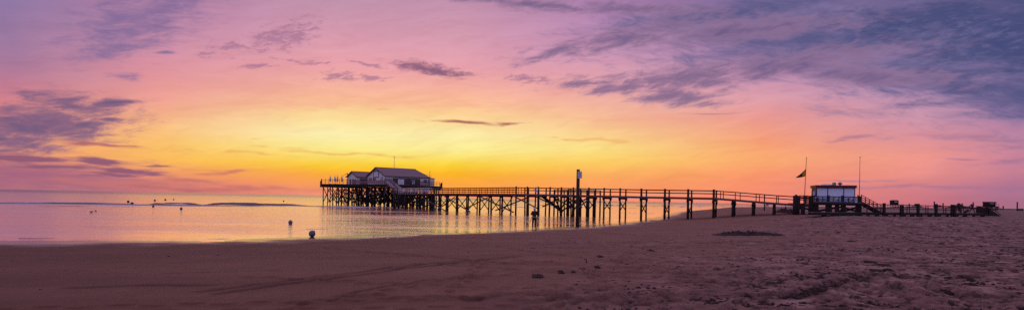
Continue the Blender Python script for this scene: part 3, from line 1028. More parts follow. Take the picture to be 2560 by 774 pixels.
# railings: close-set tall posts to the left, boarded on the landward edge
edges = [(poly[1], poly[0], .62), (poly[1], poly[2], 1.3), (poly[4], poly[5], 1.2), (poly[6], poly[5], 1.1)]
cnt = 0
for a, b, sp__ in edges:
    n_ = int((b - a).length / sp__)
    mb = MB()
    for L in (1.05, .55): mb.beam(a + Z * (DZ + L), b + Z * (DZ + L), .06, .08)
    mb.build('handrail', M_RAIL, plat)
    for i in range(n_ + 1):
        if cnt >= 99: break
        p = a.lerp(b, i / n_)
        h_ = 1.42 if (a - poly[1]).length < .1 and i < n_ * .45 and i % 2 == 0 else 1.1
        if (a - poly[1]).length < .1 and i < n_ * .45 and i % 2: continue
        MB().beam(p + Z * (DZ - .5), p + Z * (DZ + h_), .08, .08).build('rail_post', M_RAIL, plat); cnt += 1
a, b = at(882, 162.0), at(972, 157.4)
mb = MB()
for L in (.15, .38, .61, .84): mb.beam(a + Z * (DZ + L), b + Z * (DZ + L), .04, .17)
mb.build('rail_boards', wood('pinkish_boards', (120, 92, 104), (150, 120, 130)), plat)

# stair from the platform down to the walkway
st = thing('stairway', 'grey open timber stairway slanting from the restaurant deck down to the walkway', 'stairs', at(985, 154, 3.6))
s0, s1 = at(966, 157.5, DZ), at(992, 150.5, 3.6)
wv = Vector((.62, .78, 0)) * 1.8
for o_ in (Vector(), wv):
    MB().beam(s0 + o_, s1 + o_, .1, .34).build('stringer', M_EDGE, st)
    mb = MB()
    for L in (1.0, .55): mb.beam(s0 + o_ + Z * L, s1 + o_ + Z * L, .08, .12)
    mb.build('handrail', M_GREY, st)
    for i in range(8):
        p = s0.lerp(s1, i / 7) + o_
        MB().beam(p, p + Z * 1.05, .08, .08).build('baluster', M_GREY, st)
for i in range(12):
    p = s0.lerp(s1, (i + .5) / 12) + Z * .06
    MB().hexa([p - E1 * .12, p + E1 * .16, p + E1 * .16 + wv, p - E1 * .12 + wv, p - E1 * .12 + Z * .05, p + E1 * .16 + Z * .05, p + E1 * .16 + wv + Z * .05, p - E1 * .12 + wv + Z * .05]).build('tread', M_DECKW, st)
# pale foot panel and the bright railing at the foot of the stair
a, b = at(979, 150.5), at(990, 150.0)
mb = MB()
for i in range(6):
    p = a.lerp(b, i / 5); mb.beam(p + Z * 3.3, p + Z * 4.9, .09, .09)
mb.beam(a + Z * 4.9, b + Z * 4.9, .08, .1); mb.beam(a + Z * 3.5, b + Z * 3.5, .08, .1)
mb.build('gate', M_EDGE, st)
a, b = at(996, 148.6), at(1078, 131.2)
sc_ = thing('silvered_railing', 'bright silvered post and rail railing along the walkway below the restaurant', 'railing', a + Z * 3.6)
mb = MB()
for L in (1.1, .72, .36): mb.beam(a + Z * (3.6 + L), b + Z * (3.6 + L), .08, .19)
mb.build('rails', M_GREY, sc_)
for i in range(14):
    p = a.lerp(b, i / 13) - E2 * .06
    MB().beam(p + Z * 3.3, p + Z * 4.75, .12, .12).build('rail_post', M_GREY, sc_)


def house(name, label, K, L, Wd, eave, ridge, hip=0.0, over=.45, wallm=M_CREAM):
    t = thing(name, label, 'building', K + Z * DZ)
    g = lambda s, w, z: K + E1 * s + E2 * w + Z * z
    # walls as one shell: gable ends follow the roof
    MB().prism([g(0, 0, DZ), g(0, Wd, DZ), g(0, Wd, eave), g(0, Wd / 2, ridge - .12), g(0, 0, eave)], E1 * .2).build('gable_wall', wallm, t)
    MB().prism([g(L - .2, 0, DZ), g(L - .2, Wd, DZ), g(L - .2, Wd, eave), g(L - .2, 0, eave)], E1 * .2).build('end_wall', wallm, t)
    MB().prism([g(.2, 0, DZ), g(L - .2, 0, DZ), g(L - .2, 0, eave), g(.2, 0, eave)], E2 * .2).build('side_wall', wallm, t)
    MB().prism([g(.2, Wd - .2, DZ), g(L - .2, Wd - .2, DZ), g(L - .2, Wd - .2, eave), g(.2, Wd - .2, eave)], E2 * .2).build('side_wall', wallm, t)
    sl = (ridge - eave) / (Wd / 2)
    lo = eave - sl * over
    th = .16
    A0, A1 = g(-over, -over, lo), g(L + over, -over, lo)
    B0, B1 = g(-over, Wd + over, lo), g(L + over, Wd + over, lo)
    R0, R1 = g(-over, Wd / 2, ridge), g(L + over - hip, Wd / 2, ridge)
    top = [A0, A1, R1, R0, B0, B1]
    mb = MB()
    vs = top + [v - Z * th for v in top]
    mb.add(vs, [(0, 1, 2, 3), (5, 4, 3, 2), (1, 5, 2), (9, 8, 7, 6), (8, 9, 10, 11), (8, 11, 7), (0, 6, 7, 1), (4, 5, 11, 10), (0, 3, 9, 6), (3, 4, 10, 9), (1, 7, 11, 5)])
    rf = mb.build('roof', M_ROOF, t)
    MB().tube(R0 + Z * .03, R1 + Z * .03, .09, .09, 8).build('ridge_cap', M_ROOF, rf)
    MB().beam(A0 + Z * -.12, R0 + Z * -.12, .1, .24).build('barge_board', M_DARKW, rf)
    MB().beam(R0 + Z * -.12, B0 + Z * -.12, .1, .24).build('barge_board', M_DARKW, rf)
    MB().tube(A0 - Z * .18 - E2 * .05, A1 - Z * .18 - E2 * .05, .08, .08, 8).build('gutter', M_DARKW, rf)
    return t, g


def opening(t, g, s0, s1, z0, z1, face, name='window', m=None, fr=.08, frm=M_DARKW):
    """face 'gable': s runs along E2 on the gable; face 'side': s runs along E1 on the near side"""
    m = m or M_GLASS
    if face == 'gable':
        q = lambda s, z, d: g(-d, s, z); n_ = -E1
    else:
        q = lambda s, z, d: g(s, -d, z); n_ = -E2
    w = MB().prism([q(s0, z0, .02), q(s1, z0, .02), q(s1, z1, .02), q(s0, z1, .02)], n_ * .03).build(name, m, t)
    mb = MB()
    for a, b in (((s0, z0), (s1, z0)), ((s1, z0), (s1, z1)), ((s1, z1), (s0, z1)), ((s0, z1), (s0, z0))):
        mb.beam(q(a[0], a[1], .06), q(b[0], b[1], .06), .07, fr, up=Z if a[1] == b[1] else (E2 if face == 'gable' else E1))
    mb.build('frame', frm, w)
    return w


KH = at(962, 166)
hall, gh = house('restaurant_hall', 'large cream boarded hall with a long grey gabled roof on the stilt platform', KH, 13.5, 11.0, 8.55, 10.75, 1.6)
opening(hall, gh, 4.0, 7.1, 8.0, 9.7, 'gable', 'framed_board', M_PAPER, .22)
for s0_, s1_ in ((9.5, 10.1), (8.4, 9.0), (6.95, 7.55), (5.85, 6.45)):
    opening(hall, gh, s0_, s1_, 7.2, 7.85, 'gable')
opening(hall, gh, 1.4, 2.5, 5.9, 7.95, 'gable', 'door', M_BLUEP, .1)
for s0_ in (4.6, 6.2, 10.6):
    opening(hall, gh, s0_, s0_ + 1.1, 7.95, 8.35, 'side', 'window', M_GLASS, .06)
KS = at(892, 179)
side, gs = house('side_pavilion', 'smaller cream gabled pavilion with a grey roof on the left half of the stilt platform', KS, 8.0, 6.9, 8.55, 9.95, 0)
for s0_ in (1.0, 2.6, 4.4):
    opening(side, gs, s0_, s0_ + .8, 5.9 if s0_ > 2 else 6.2, 7.6, 'gable', 'window', M_GLASS, .1)
opening(side, gs, 1.0, 3.4, 5.9, 7.7, 'side', 'window', M_GLASS, .1)

# dark boarded screen with two posters in front of the hall
scr = thing('board_screen', 'long dark boarded windscreen carrying two posters below the restaurant roof', 'screen', gh(1.5, -2.2, DZ))
P_ = lambda px, z, d=0.0: Vector((at(px, 163).x, 163 + (px - 982) * .05 + d, z))
a_, b_ = 982, 1045
MB().prism([P_(a_, DZ - .1), P_(b_, DZ - .1), P_(b_, 7.65), P_(a_, 7.65)], Vector((0, .1, 0))).build('boarding', M_DARKW, scr)
for i in range(8):
    px = a_ + (b_ - a_) * i / 7
    MB().beam(P_(px, DZ - .4, -.06), P_(px, 7.72, -.06), .1, .1).build('post', M_DARKW, scr)
for (x0_, x1_, z0_, z1_, m1, m2) in ((993.5, 1007.5, 6.0, 7.4, M_PAPER, M_BLUEP), (1023.5, 1035, 6.0, 7.35, M_TEAL, M_PAPER)):
    po = MB().prism([P_(x0_, z0_, -.14), P_(x1_, z0_, -.14), P_(x1_, z1_, -.14), P_(x0_, z1_, -.14)], Vector((0, .03, 0))).build('poster', m1, scr)
    mb = MB()
    if m1 is M_TEAL:
        cx = (x0_ + x1_) / 2
        mb.prism([P_(cx - 3.2, z0_ + .25, -.16), P_(cx + 3.4, z0_ + .25, -.16), P_(cx + 3.0, z0_ + .8, -.16), P_(cx - 2.2, z0_ + .75, -.16)], Vector((0, .015, 0)))
        mb.prism([P_(cx - 4, z1_ - .28, -.16), P_(cx + 4, z1_ - .28, -.16), P_(cx + 4, z1_ - .16, -.16), P_(cx - 4, z1_ - .16, -.16)], Vector((0, .015, 0)))
    else:
        for zz_, l in ((z1_ - .3, 4.5), (z1_ - .6, 3.2), (z0_ + .35, 3.8)):
            mb.prism([P_(x0_ + 2, zz_, -.16), P_(x0_ + 2 + l * 2, zz_, -.16), P_(x0_ + 2 + l * 2, zz_ + .1, -.16), P_(x0_ + 2, zz_ + .1, -.16)], Vector((0, .015, 0)))
    mb.build('print', m2, po)
# low silvered panel beside the stair head
lw = MB()
for i in range(9):
    px = 964 + i * 2.1
    lw.beam(P_(px, DZ, -.5), P_(px, 7.55 - .02 * i, -.5), .16, .04)
lw.build('side_panel', M_EDGE, scr)

# glazed annex at the seaward-right end
ax = thing('glazed_annex', 'small pale flat-roofed annex at the right end of the restaurant hall', 'annex', at(1060, 170, DZ))
Q_ = lambda px, z, d=0.0: Vector((at(px, 168).x, 168 + d, z))
MB().prism([Q_(1046, DZ), Q_(1076, DZ), Q_(1076, 7.9), Q_(1046, 7.9)], Vector((.6, 3.5, 0))).build('wall', M_PALE, ax)
MB().prism([Q_(1045, 7.92, -.2), Q_(1077, 7.92, -.2), Q_(1077, 8.05, -.2), Q_(1045, 8.05, -.2)], Vector((.6, 4.0, 0))).build('roof', M_DARKW, ax)
for x0_, x1_ in ((1058, 1067), (1069, 1074)):
    w_ = MB().prism([Q_(x0_, 6.75, -.04), Q_(x1_, 6.75, -.04), Q_(x1_, 7.5, -.04), Q_(x0_, 7.5, -.04)], Vector((0, .03, 0))).build('window', M_GLASS, ax)
    mb = MB()
    for z_ in (6.75, 7.5): mb.beam(Q_(x0_, z_, -.08), Q_(x1_, z_, -.08), .06, .07)
    mb.build('frame', M_DARKW, w_)
mb = MB()
for px in range(1046, 1077, 3): mb.beam(Q_(px, DZ, -2.0), Q_(px, 6.85, -2.0), .06, .06)
for z_ in (6.85, 6.4, 6.0): mb.beam(Q_(1046, z_, -2.0), Q_(1076, z_, -2.0), .05, .1)
mb.build('balustrade', M_DARKW, ax)

# masts
def mast(name, label, p, h, r, m, cat='flagpole', foot=.35):
    t = thing(name, label, cat, p)
    MB().tube(p, p + Z * h, r, r * .55, 8).build('pole', m, t, smooth=True)
    MB().tube(p, p + Z * foot, r * 2.2, r * 2.0, 8).build('base', M_STEEL, t)
    MB().lathe([(.01, 0), (r * 1.4, r), (r * 1.4, 2 * r), (.01, 3 * r)], p + Z * h, 8).build('finial', M_STEEL, t, smooth=True)
    return t


D_ = 164.0
p = at(984, D_, 7.5 - 1.65)
mast('flagpole', 'thin bare flagpole rising in front of the restaurant roof', p, zat(984, 393, D_) - p.z, .09, M_POLE)
p = at(1073.5, 167, DZ)
t = mast('lamp_mast', 'short dark mast with side arms at the right end of the restaurant', p, zat(1073, 430, 167) - DZ, .08, M_DARKW, 'mast')
mb = MB()
mb.beam(p + Z * 3.0, p + Z * 3.0 + Vector((-1.6, 0, .15)), .06, .06); mb.beam(p + Z * 2.4, p + Z * 2.4 + Vector((.5, 0, .3)), .06, .06)
mb.build('arm', M_DARKW, t)
p = at(867.5, 176, DZ)
t = mast('lamp_mast', 'dark mast with a cable arm at the left gable of the pavilion', p, zat(867, 434, 176) - DZ, .1, M_DARKW, 'mast')
mb = MB(); tp = p + Z * (zat(867, 434, 176) - DZ)
mb.beam(tp + Vector((-.6, 0, 0)), tp + Vector((.9, 0, -.1)), .12, .12)
mb.tube(tp + Vector((-.5, 0, 0)), at(850, 174, zat(850, 445, 174)), .035, .035, 6)
mb.build('arm', M_DARKW, t)
# folded parasols on the left deck
def parasol(px, d, label, h=2.3, m=None):
    p = at(px, d, DZ)
    t = thing('folded_parasol', label, 'parasol', p, 'folded parasols on the left deck')
    MB().tube(p, p + Z * (h + .25), .035, .03, 8).build('pole', M_STEEL, t)
    MB().lathe([(.05, .75), (.24, .85), (.30, 1.3), (.2, 1.9), (.05, h)], p, 10).build('canopy', m or M_PALE, t, smooth=True)
    MB().lathe([(.4, 0), (.4, .1), (.1, .16)], p, 12).build('base', M_STEEL, t)


parasol(825, 171, 'folded parasol nearest the left tip of the stilt deck')
parasol(836.5, 170, 'folded pale parasol, second from the left tip of the stilt deck')
parasol(843, 172, 'taller pale folded parasol midway between the deck tip and the pavilion', 2.6)
parasol(854, 171, 'folded parasol closest to the pavilion gable', 2.4)

# ------------------------------------------------------------------ kiosk on its own platform at the landward end
def KD(px):
    return 87.0 - (px - 1988) * .02


def K3(px, z, d=0.0):
    q = at(px, KD(px)); return Vector((q.x * (1 + d / KD(px)), q.y + d, z))


def kbox(mb, px0, px1, z0, z1, d0, d1):
    a, b = K3(px0, 0, 0), K3(px1, 0, 0)
    y = Vector((.28, .96, 0))
    c = [a + y * d0, b + y * d0, b + y * d1, a + y * d1]
    return mb.hexa([v + Z * z0 for v in c] + [v + Z * z1 for v in c])


def kz(px, py):
    return zat(px, py, KD(px))


rk = random.Random(21)
FL = 3.15
kp = thing('kiosk_platform', 'low timber platform on squat black piles carrying the shuttered kiosk on the beach', 'platform', K3(2070, .8))
kbox(MB(), 2030, 2152, FL - .12, FL, -1.3, 5.2).build('upper_deck', M_DECKW, kp)
kbox(MB(), 2028, 2154, FL - .48, FL - .13, -1.35, -1.15).build('edge_beam', M_TAR, kp)
kbox(MB(), 1984, 2031, 2.78, 2.9, -.6, 5.2).build('lower_deck', M_DECKW, kp)
kbox(MB(), 1983, 2032, 2.4, 2.77, -.7, -.5).build('edge_beam', M_EDGE, kp)
for px, w, top in ((1986, .26, 3.95), (1990, .2, 4.1), (1996, .22, 3.95), (2005, .2, 2.9), (2010, .2, 2.9), (2024.5, .24, 3.95), (2029.5, .24, 4.0), (2036, .2, 3.1), (2043, .24, 3.7),
                   (2068, .3, 3.1), (2070.5, .24, 4.05), (2076, .26, 3.1), (2091, .26, 3.1), (2095, .2, 3.1), (2106.5, .26, 4.05), (2111, .26, 3.1), (2142, .26, 3.1), (2147.5, .28, 4.0), (2151, .2, 3.6)):
    for d in ((-.9, 3.9) if px in (1986, 2029.5, 2043, 2068, 2111, 2147.5) else (-.9,)):
        p = K3(px, 0, d); g = ground_z(p.x, p.y) - .5
        MB().tube(p + Z * g, p + Z * (top if d < 0 else 3.0), w * .85, w * .75, 10).build('pile', M_PILE, kp, smooth=True)
for x0_, y0_, x1_, y1_ in ((2011, 520, 2065, 534), (2046, 527, 2104, 516), (2079, 534, 2104, 526), (2095, 533, 2143, 517), (2112, 519, 2146, 529), (1990, 530, 2008, 512)):
    MB().beam(K3(x0_, kz(x0_, y0_), .8), K3(x1_, kz(x1_, y1_), .8), .12, .24).build('brace', M_TAR, kp)
for lv, x0_, x1_ in ((491.5, 2025, 2148), (497.5, 2025, 2066), (494, 1987, 2028), (500, 1987, 2028)):
    MB().beam(K3(x0_, kz(x0_, lv - 1), -1.15), K3(x1_, kz(x1_, lv + .8), -1.15), .06, .12).build('handrail', M_RAIL, kp)
for px in (2036, 2043, 2056, 2084, 2097, 2122, 2134):
    MB().beam(K3(px, FL, -1.15), K3(px, kz(px, 491), -1.15), .08, .08).build('rail_post', M_RAIL, kp)
# cable drum / bench and planks on the lower deck
bn = thing('slatted_bench', 'dark slatted bench between the rail posts left of the kiosk', 'bench', K3(2010, 2.9, .4))
MB().beam(K3(1998, 3.35, .4), K3(2021, 3.35, .4), .45, .07).build('seat', M_RAIL, bn)
mb = MB()
for z_ in (3.55, 3.75, 3.95): mb.beam(K3(1998, z_, .65), K3(2021, z_, .65), .04, .14)
mb.build('backrest', M_RAIL, bn)
for px in (2000, 2019):
    MB().beam(K3(px, 2.9, .45), K3(px, 3.95, .66), .08, .08).build('leg', M_TAR, bn)
bx_ = kbox(MB(), 2013.5, 2021, 2.9, 4.0, 1.2, 1.8).build('utility_box', M_EDGE)
tag(bx_, 'small grey upright utility box standing on the lower deck left of the kiosk', 'box')

ki = thing('beach_kiosk', 'shuttered flat-roofed kiosk with white roller blinds and dark red trim on the beach platform', 'kiosk', K3(2090, FL, 1))
RZ = 5.42
kbox(MB(), 2040.5, 2138, FL, RZ - .1, .25, 3.6).build('body', M_MAROON, ki)
kbox(MB(), 2038.5, 2140.5, RZ - .32, RZ, -.15, 4.0).build('fascia', M_MAROON, ki)
kbox(MB(), 2037.5, 2141.5, RZ, RZ + .06, -.2, 4.1).build('roof', plain('roof_felt', (140, 124, 138)), ki)
for x0_, x1_ in ((2042.5, 2068), (2070, 2108), (2110, 2136)):
    kbox(MB(), x0_, x1_, 3.95, RZ - .34, .12, .22).build('shutter', M_SHUT, ki)
for x in (2041.3, 2069, 2109, 2137):
    kbox(MB(), x - .9, x + .9, FL, RZ - .33, .08, .24).build('mullion', M_MAROON, ki)
for x0_, x1_ in ((2035, 2068), (2070, 2108), (2110, 2142)):
    pn = kbox(MB(), x0_, x1_, 3.2, 3.86, -.02, .05).build('counter_panel', M_BLUEP, ki)
MP = [plain('print_yellow', (206, 166, 40)), plain('print_red', (190, 60, 70)), plain('print_brown', (96, 58, 44)), plain('print_white', (226, 226, 234))]
for px, w_, m_, z0_, z1_ in ((2053, 4, 3, 3.45, 3.7), (2059, 3.5, 1, 3.4, 3.55), (2082, 3.6, 0, 3.35, 3.75), (2094, 3.4, 1, 3.32, 3.52), (2091, 2.6, 3, 3.55, 3.7), (2120, 2.2, 2, 3.3, 3.72), (2131, 3.6, 1, 3.34, 3.56), (2129, 2.6, 3, 3.58, 3.72)):
    a = K3(px, 0); q = []
    for k in range(9):
        t_ = 2 * PI * k / 9; q.append(K3(px + w_ * math.cos(t_) * rk.uniform(.7, 1.1), (z0_ + z1_) / 2 + (z1_ - z0_) / 2 * math.sin(t_) * rk.uniform(.7, 1.1), -.06))
    MB().prism(q, Vector((0, .02, 0))).build('food_picture', MP[m_], ki)
kbox(MB(), 2033.5, 2040.3, 3.95, 4.75, .6, 1.6).build('side_cabinet', M_MAROON, ki)
kbox(MB(), 2034.3, 2039.6, 4.03, 4.67, .55, .6).build('side_cabinet_front', M_SHUT, ki)
# things on the roof
mb = MB()
ctr = K3(2066, RZ + .05, 1.6)
for k in range(3):
    pass
mb.lathe([(.8, 0), (.74, .1), (.5, .19), (.05, .24)], ctr, 16).build('skylight', M_PALE, ki, smooth=True)
kbox(MB(), 2085, 2092.5, RZ + .06, RZ + .46, .8, 1.5).build('vent_box', M_STEEL, ki)
c0 = K3(2099, RZ + .05, 1.1)
MB().lathe([(.12, 0), (.12, .12), (.27, .16), (.29, .30), (.2, .38), (.14, .42), (.14, .46), (.02, .5)], c0, 14).build('vent_cowl', M_STEEL, ki, smooth=True)

# the two poles
p = K3(2010.5, 2.9, .2)
fp = thing('flagpole', 'leaning flagpole flying a dark and yellow beach flag left of the kiosk', 'flagpole', p)
top = K3(2014, kz(2014, 395), .2)
MB().tube(p, top, .055, .035, 8).build('pole', M_POLED, fp, smooth=True)
MB().lathe([(.01, 0), (.07, .04), (.07, .1), (.01, .14)], top, 8).build('finial', M_STEEL, fp, smooth=True)
MB().tube(p, p + Z * .3, .12, .11, 8).build('base', M_STEEL, fp)


def flag_part(pts, name, mat):
    """cloth sheet fanned from the hoist with folds"""
    n_ = 10; mb = MB(); vs = []; (a, b, c) = pts   # a top hoist, b bottom hoist, c tip
    P3 = lambda q: K3(q[0], kz(q[0], q[1]), .2)
    A, B, C = P3(a), P3(b), P3(c)
    for i in range(n_ + 1):
        u = i / n_
        for j in range(5):
            v = j / 4
            q = A.lerp(B, v).lerp(C, u * (1.0 if v > .0 else 1.0))
            vs.append(q + Vector((0, math.sin(u * 9 + v * 2) * .07 * u, -.05 * math.sin(u * PI) * 1.5)))
    fs = []
    for i in range(n_):
        for j in range(4):
            k = i * 5 + j; fs.append((k, k + 1, k + 6, k + 5))
    mb.add(vs, fs)
    o = mb.build(name, mat, fp, smooth=True)
    md = o.modifiers.new('thick', 'SOLIDIFY'); md.thickness = .012
    return o


flag_part(((2013, 421), (2012.2, 439.5), (1987.5, 443.5)), 'flag', M_GREENF)
A_ = [(2012.6, 422), (2012.0, 438.5), (2004, 440), (2005.5, 430)]
MB().prism([K3(x, kz(x, y), .2 - .10) for x, y in A_], Vector((0, .012, 0))).build('flag_panel', M_YEL, fp)
p = K3(2147.8, FL, .1)
t = mast('flagpole', 'bare white flagpole upright at the right corner of the kiosk platform', p, kz(2147.8, 394) - FL, .055, M_POLE)

# stair from the platform down to the boardwalk
ks = thing('beach_stairs', 'dark timber steps with railings going down from the kiosk platform to the boardwalk', 'stairs', K3(2176, 1.7))
s0, s1 = K3(2153, FL, -.8), K3(2203, 1.75, -.8)
s1.y = 84.0; s1.x = at(2203, 84).x
wv = Vector((.28, .96, 0)) * 1.9
for o_ in (Vector(), wv):
    MB().beam(s0 + o_, s1 + o_, .1, .34).build('stringer', M_TAR, ks)
    for L in (1.0, .72, .44):
        MB().beam(s0 + o_ + Z * L, s1 + o_ + Z * L, .05, .07).build('handrail', M_RAIL, ks)
    for i in range(6):
        q = s0.lerp(s1, i / 5) + o_
        MB().beam(q, q + Z * 1.05, .08, .08).build('baluster', M_RAIL, ks)
for i in range(9):
    q = s0.lerp(s1, (i + .5) / 9) + Z * .05
    e = Vector((.16, 0, 0))
    MB().hexa([q - e, q + e, q + e + wv, q - e + wv, q - e + Z * .05, q + e + Z * .05, q + e + wv + Z * .05, q - e + wv + Z * .05]).build('tread', M_DECKW, ks)

# ------------------------------------------------------------------ low boardwalk to the right
def BD(px):
    return 84.0 + (px - 2200) * .052


def B3(px, z, d=0.0):
    q = at(px, BD(px)); return Vector((q.x, q.y + d, z))


def bz(px, py):
    return zat(px, py, BD(px))


bw = thing('beach_boardwalk', 'low straight boardwalk with a post and rail fence crossing the sand right of the kiosk', 'boardwalk', B3(2330, 1.3))
XS = [2035, 2110, 2200, 2290, 2380, 2470]
top_ = {2035: 1.85, 2110: 1.8, 2200: 1.76}
zt_ = lambda px: bz(px, 530.5 + (px - 2200) * .008) if px >= 2200 else 1.78
mb = MB(); me_ = MB()
for a, b in zip(XS[:-1], XS[1:]):
    A, B = B3(a, zt_(a)), B3(b, zt_(b))
    w_ = Vector((.15, 2.4, 0))
    mb.hexa([A - Z * .09, B - Z * .09, B + w_ - Z * .09, A + w_ - Z * .09, A, B, B + w_, A + w_])
    me_.beam(A - Z * .17 + Vector((0, -.06, 0)), B - Z * .17 + Vector((0, -.06, 0)), .1, .34)
mb.build('deck', M_DECKW, bw); me_.build('edge_beam', M_TAR, bw)
for px, yt in ((2208, 507), (2250, 513), (2253.5, 511), (2293, 509), (2338, 509), (2377, 510.5), (2383.5, 511)):
    q = B3(px, 0, -.2); g = ground_z(q.x, q.y) - .3
    MB().beam(q + Z * g, q + Z * bz(px, yt), .30 if px not in (2250, 2377, 2383.5) else .18, .30).build('bollard_post', M_PILE, bw)
for yo in (0, 9.2):
    mb = MB()
    for a, b in ((2153, 2208), (2208, 2300), (2300, 2408)):
        f = lambda px: 510.5 + (px - 2200) * .026 + yo if px > 2200 else 508.5 + (px - 2153) * .04 + yo
        mb.beam(B3(a, bz(a, f(a)), -.05), B3(b, bz(b, f(b)), -.05), .06, .11)
    mb.build('handrail', M_RAIL, bw)
    if yo < 20:
        mb = MB()
        mb.beam(B3(2208, bz(2208, 510.7 + yo), 2.3), B3(2408, bz(2408, 515.8 + yo), 2.3), .06, .10)
        mb.build('handrail', M_RAIL, bw)
for px in (2167, 2183, 2202, 2267, 2273, 2314, 2319.5, 2358, 2364, 2390, 2403, 2409):
    q = B3(px, 0, -.05)
    MB().beam(q + Z * (zt_(px) - .25), q + Z * bz(px, 513.5 + (px - 2267) * .02), .08, .08).build('rail_post', M_RAIL, bw)
MB().beam(B3(2387, bz(2387, 517), 0), B3(2403, bz(2403, 530), 0), .07, .1).build('brace', M_RAIL, bw)
for px in range(2062, 2470, 22):
    q = B3(px, 0, .1); g = ground_z(q.x, q.y) - .3
    MB().beam(q + Z * g, q + Z * (zt_(px) - .1), .5 if px % 3 else .26, .3).build('support', M_TAR, bw)
# solid ramp at its far end
rm = thing('ramp_block', 'solid dark timber ramp with a sloping side rail ending the boardwalk at the far right', 'ramp', B3(2480, 1.2))
zc = [(2465, 539), (2502, 540), (2499, 537), (2474, 521.5), (2473, 518), (2465, 518)]
MB().prism([B3(x, bz(x, y), 0) for x, y in zc], Vector((.2, 2.4, 0))).build('body', M_TAR, rm)
for d in (-.05, 2.45):
    MB().beam(B3(2477, bz(2477, 519), d), B3(2503, bz(2503, 537), d), .08, .12).build('side_rail', M_EDGE, rm)
for px in (2466, 2472):
    MB().beam(B3(px, bz(px, 539), -.08), B3(px, bz(px, 516), -.08), .12, .12).build('post', M_TAR, rm)

# ------------------------------------------------------------------ people
def skin_mesh(name, joints, edges, mat, parent, origin, k=1.0, grow=0.0, root=0):
    """joints: list of (Vector, radius)"""
    me = bpy.data.meshes.new(name)
    me.from_pydata([tuple(p - origin) for p, _ in joints], edges, [])
    o = bpy.data.objects.new(name, me); COL.objects.link(o)
    me.materials.append(mat)
    md = o.modifiers.new('skin', 'SKIN'); md.use_smooth_shade = True
    sv = me.skin_vertices[0].data
    for i, (_, r) in enumerate(joints):
        rr_ = r * k + grow
        sv[i].radius = (rr_, rr_)
        sv[i].use_root = (i == root)
    sb = o.modifiers.new('sub', 'SUBSURF'); sb.levels = 1; sb.render_levels = 1
    if parent is not None:
        o.parent = parent
    else:
        o.location = origin
    return o


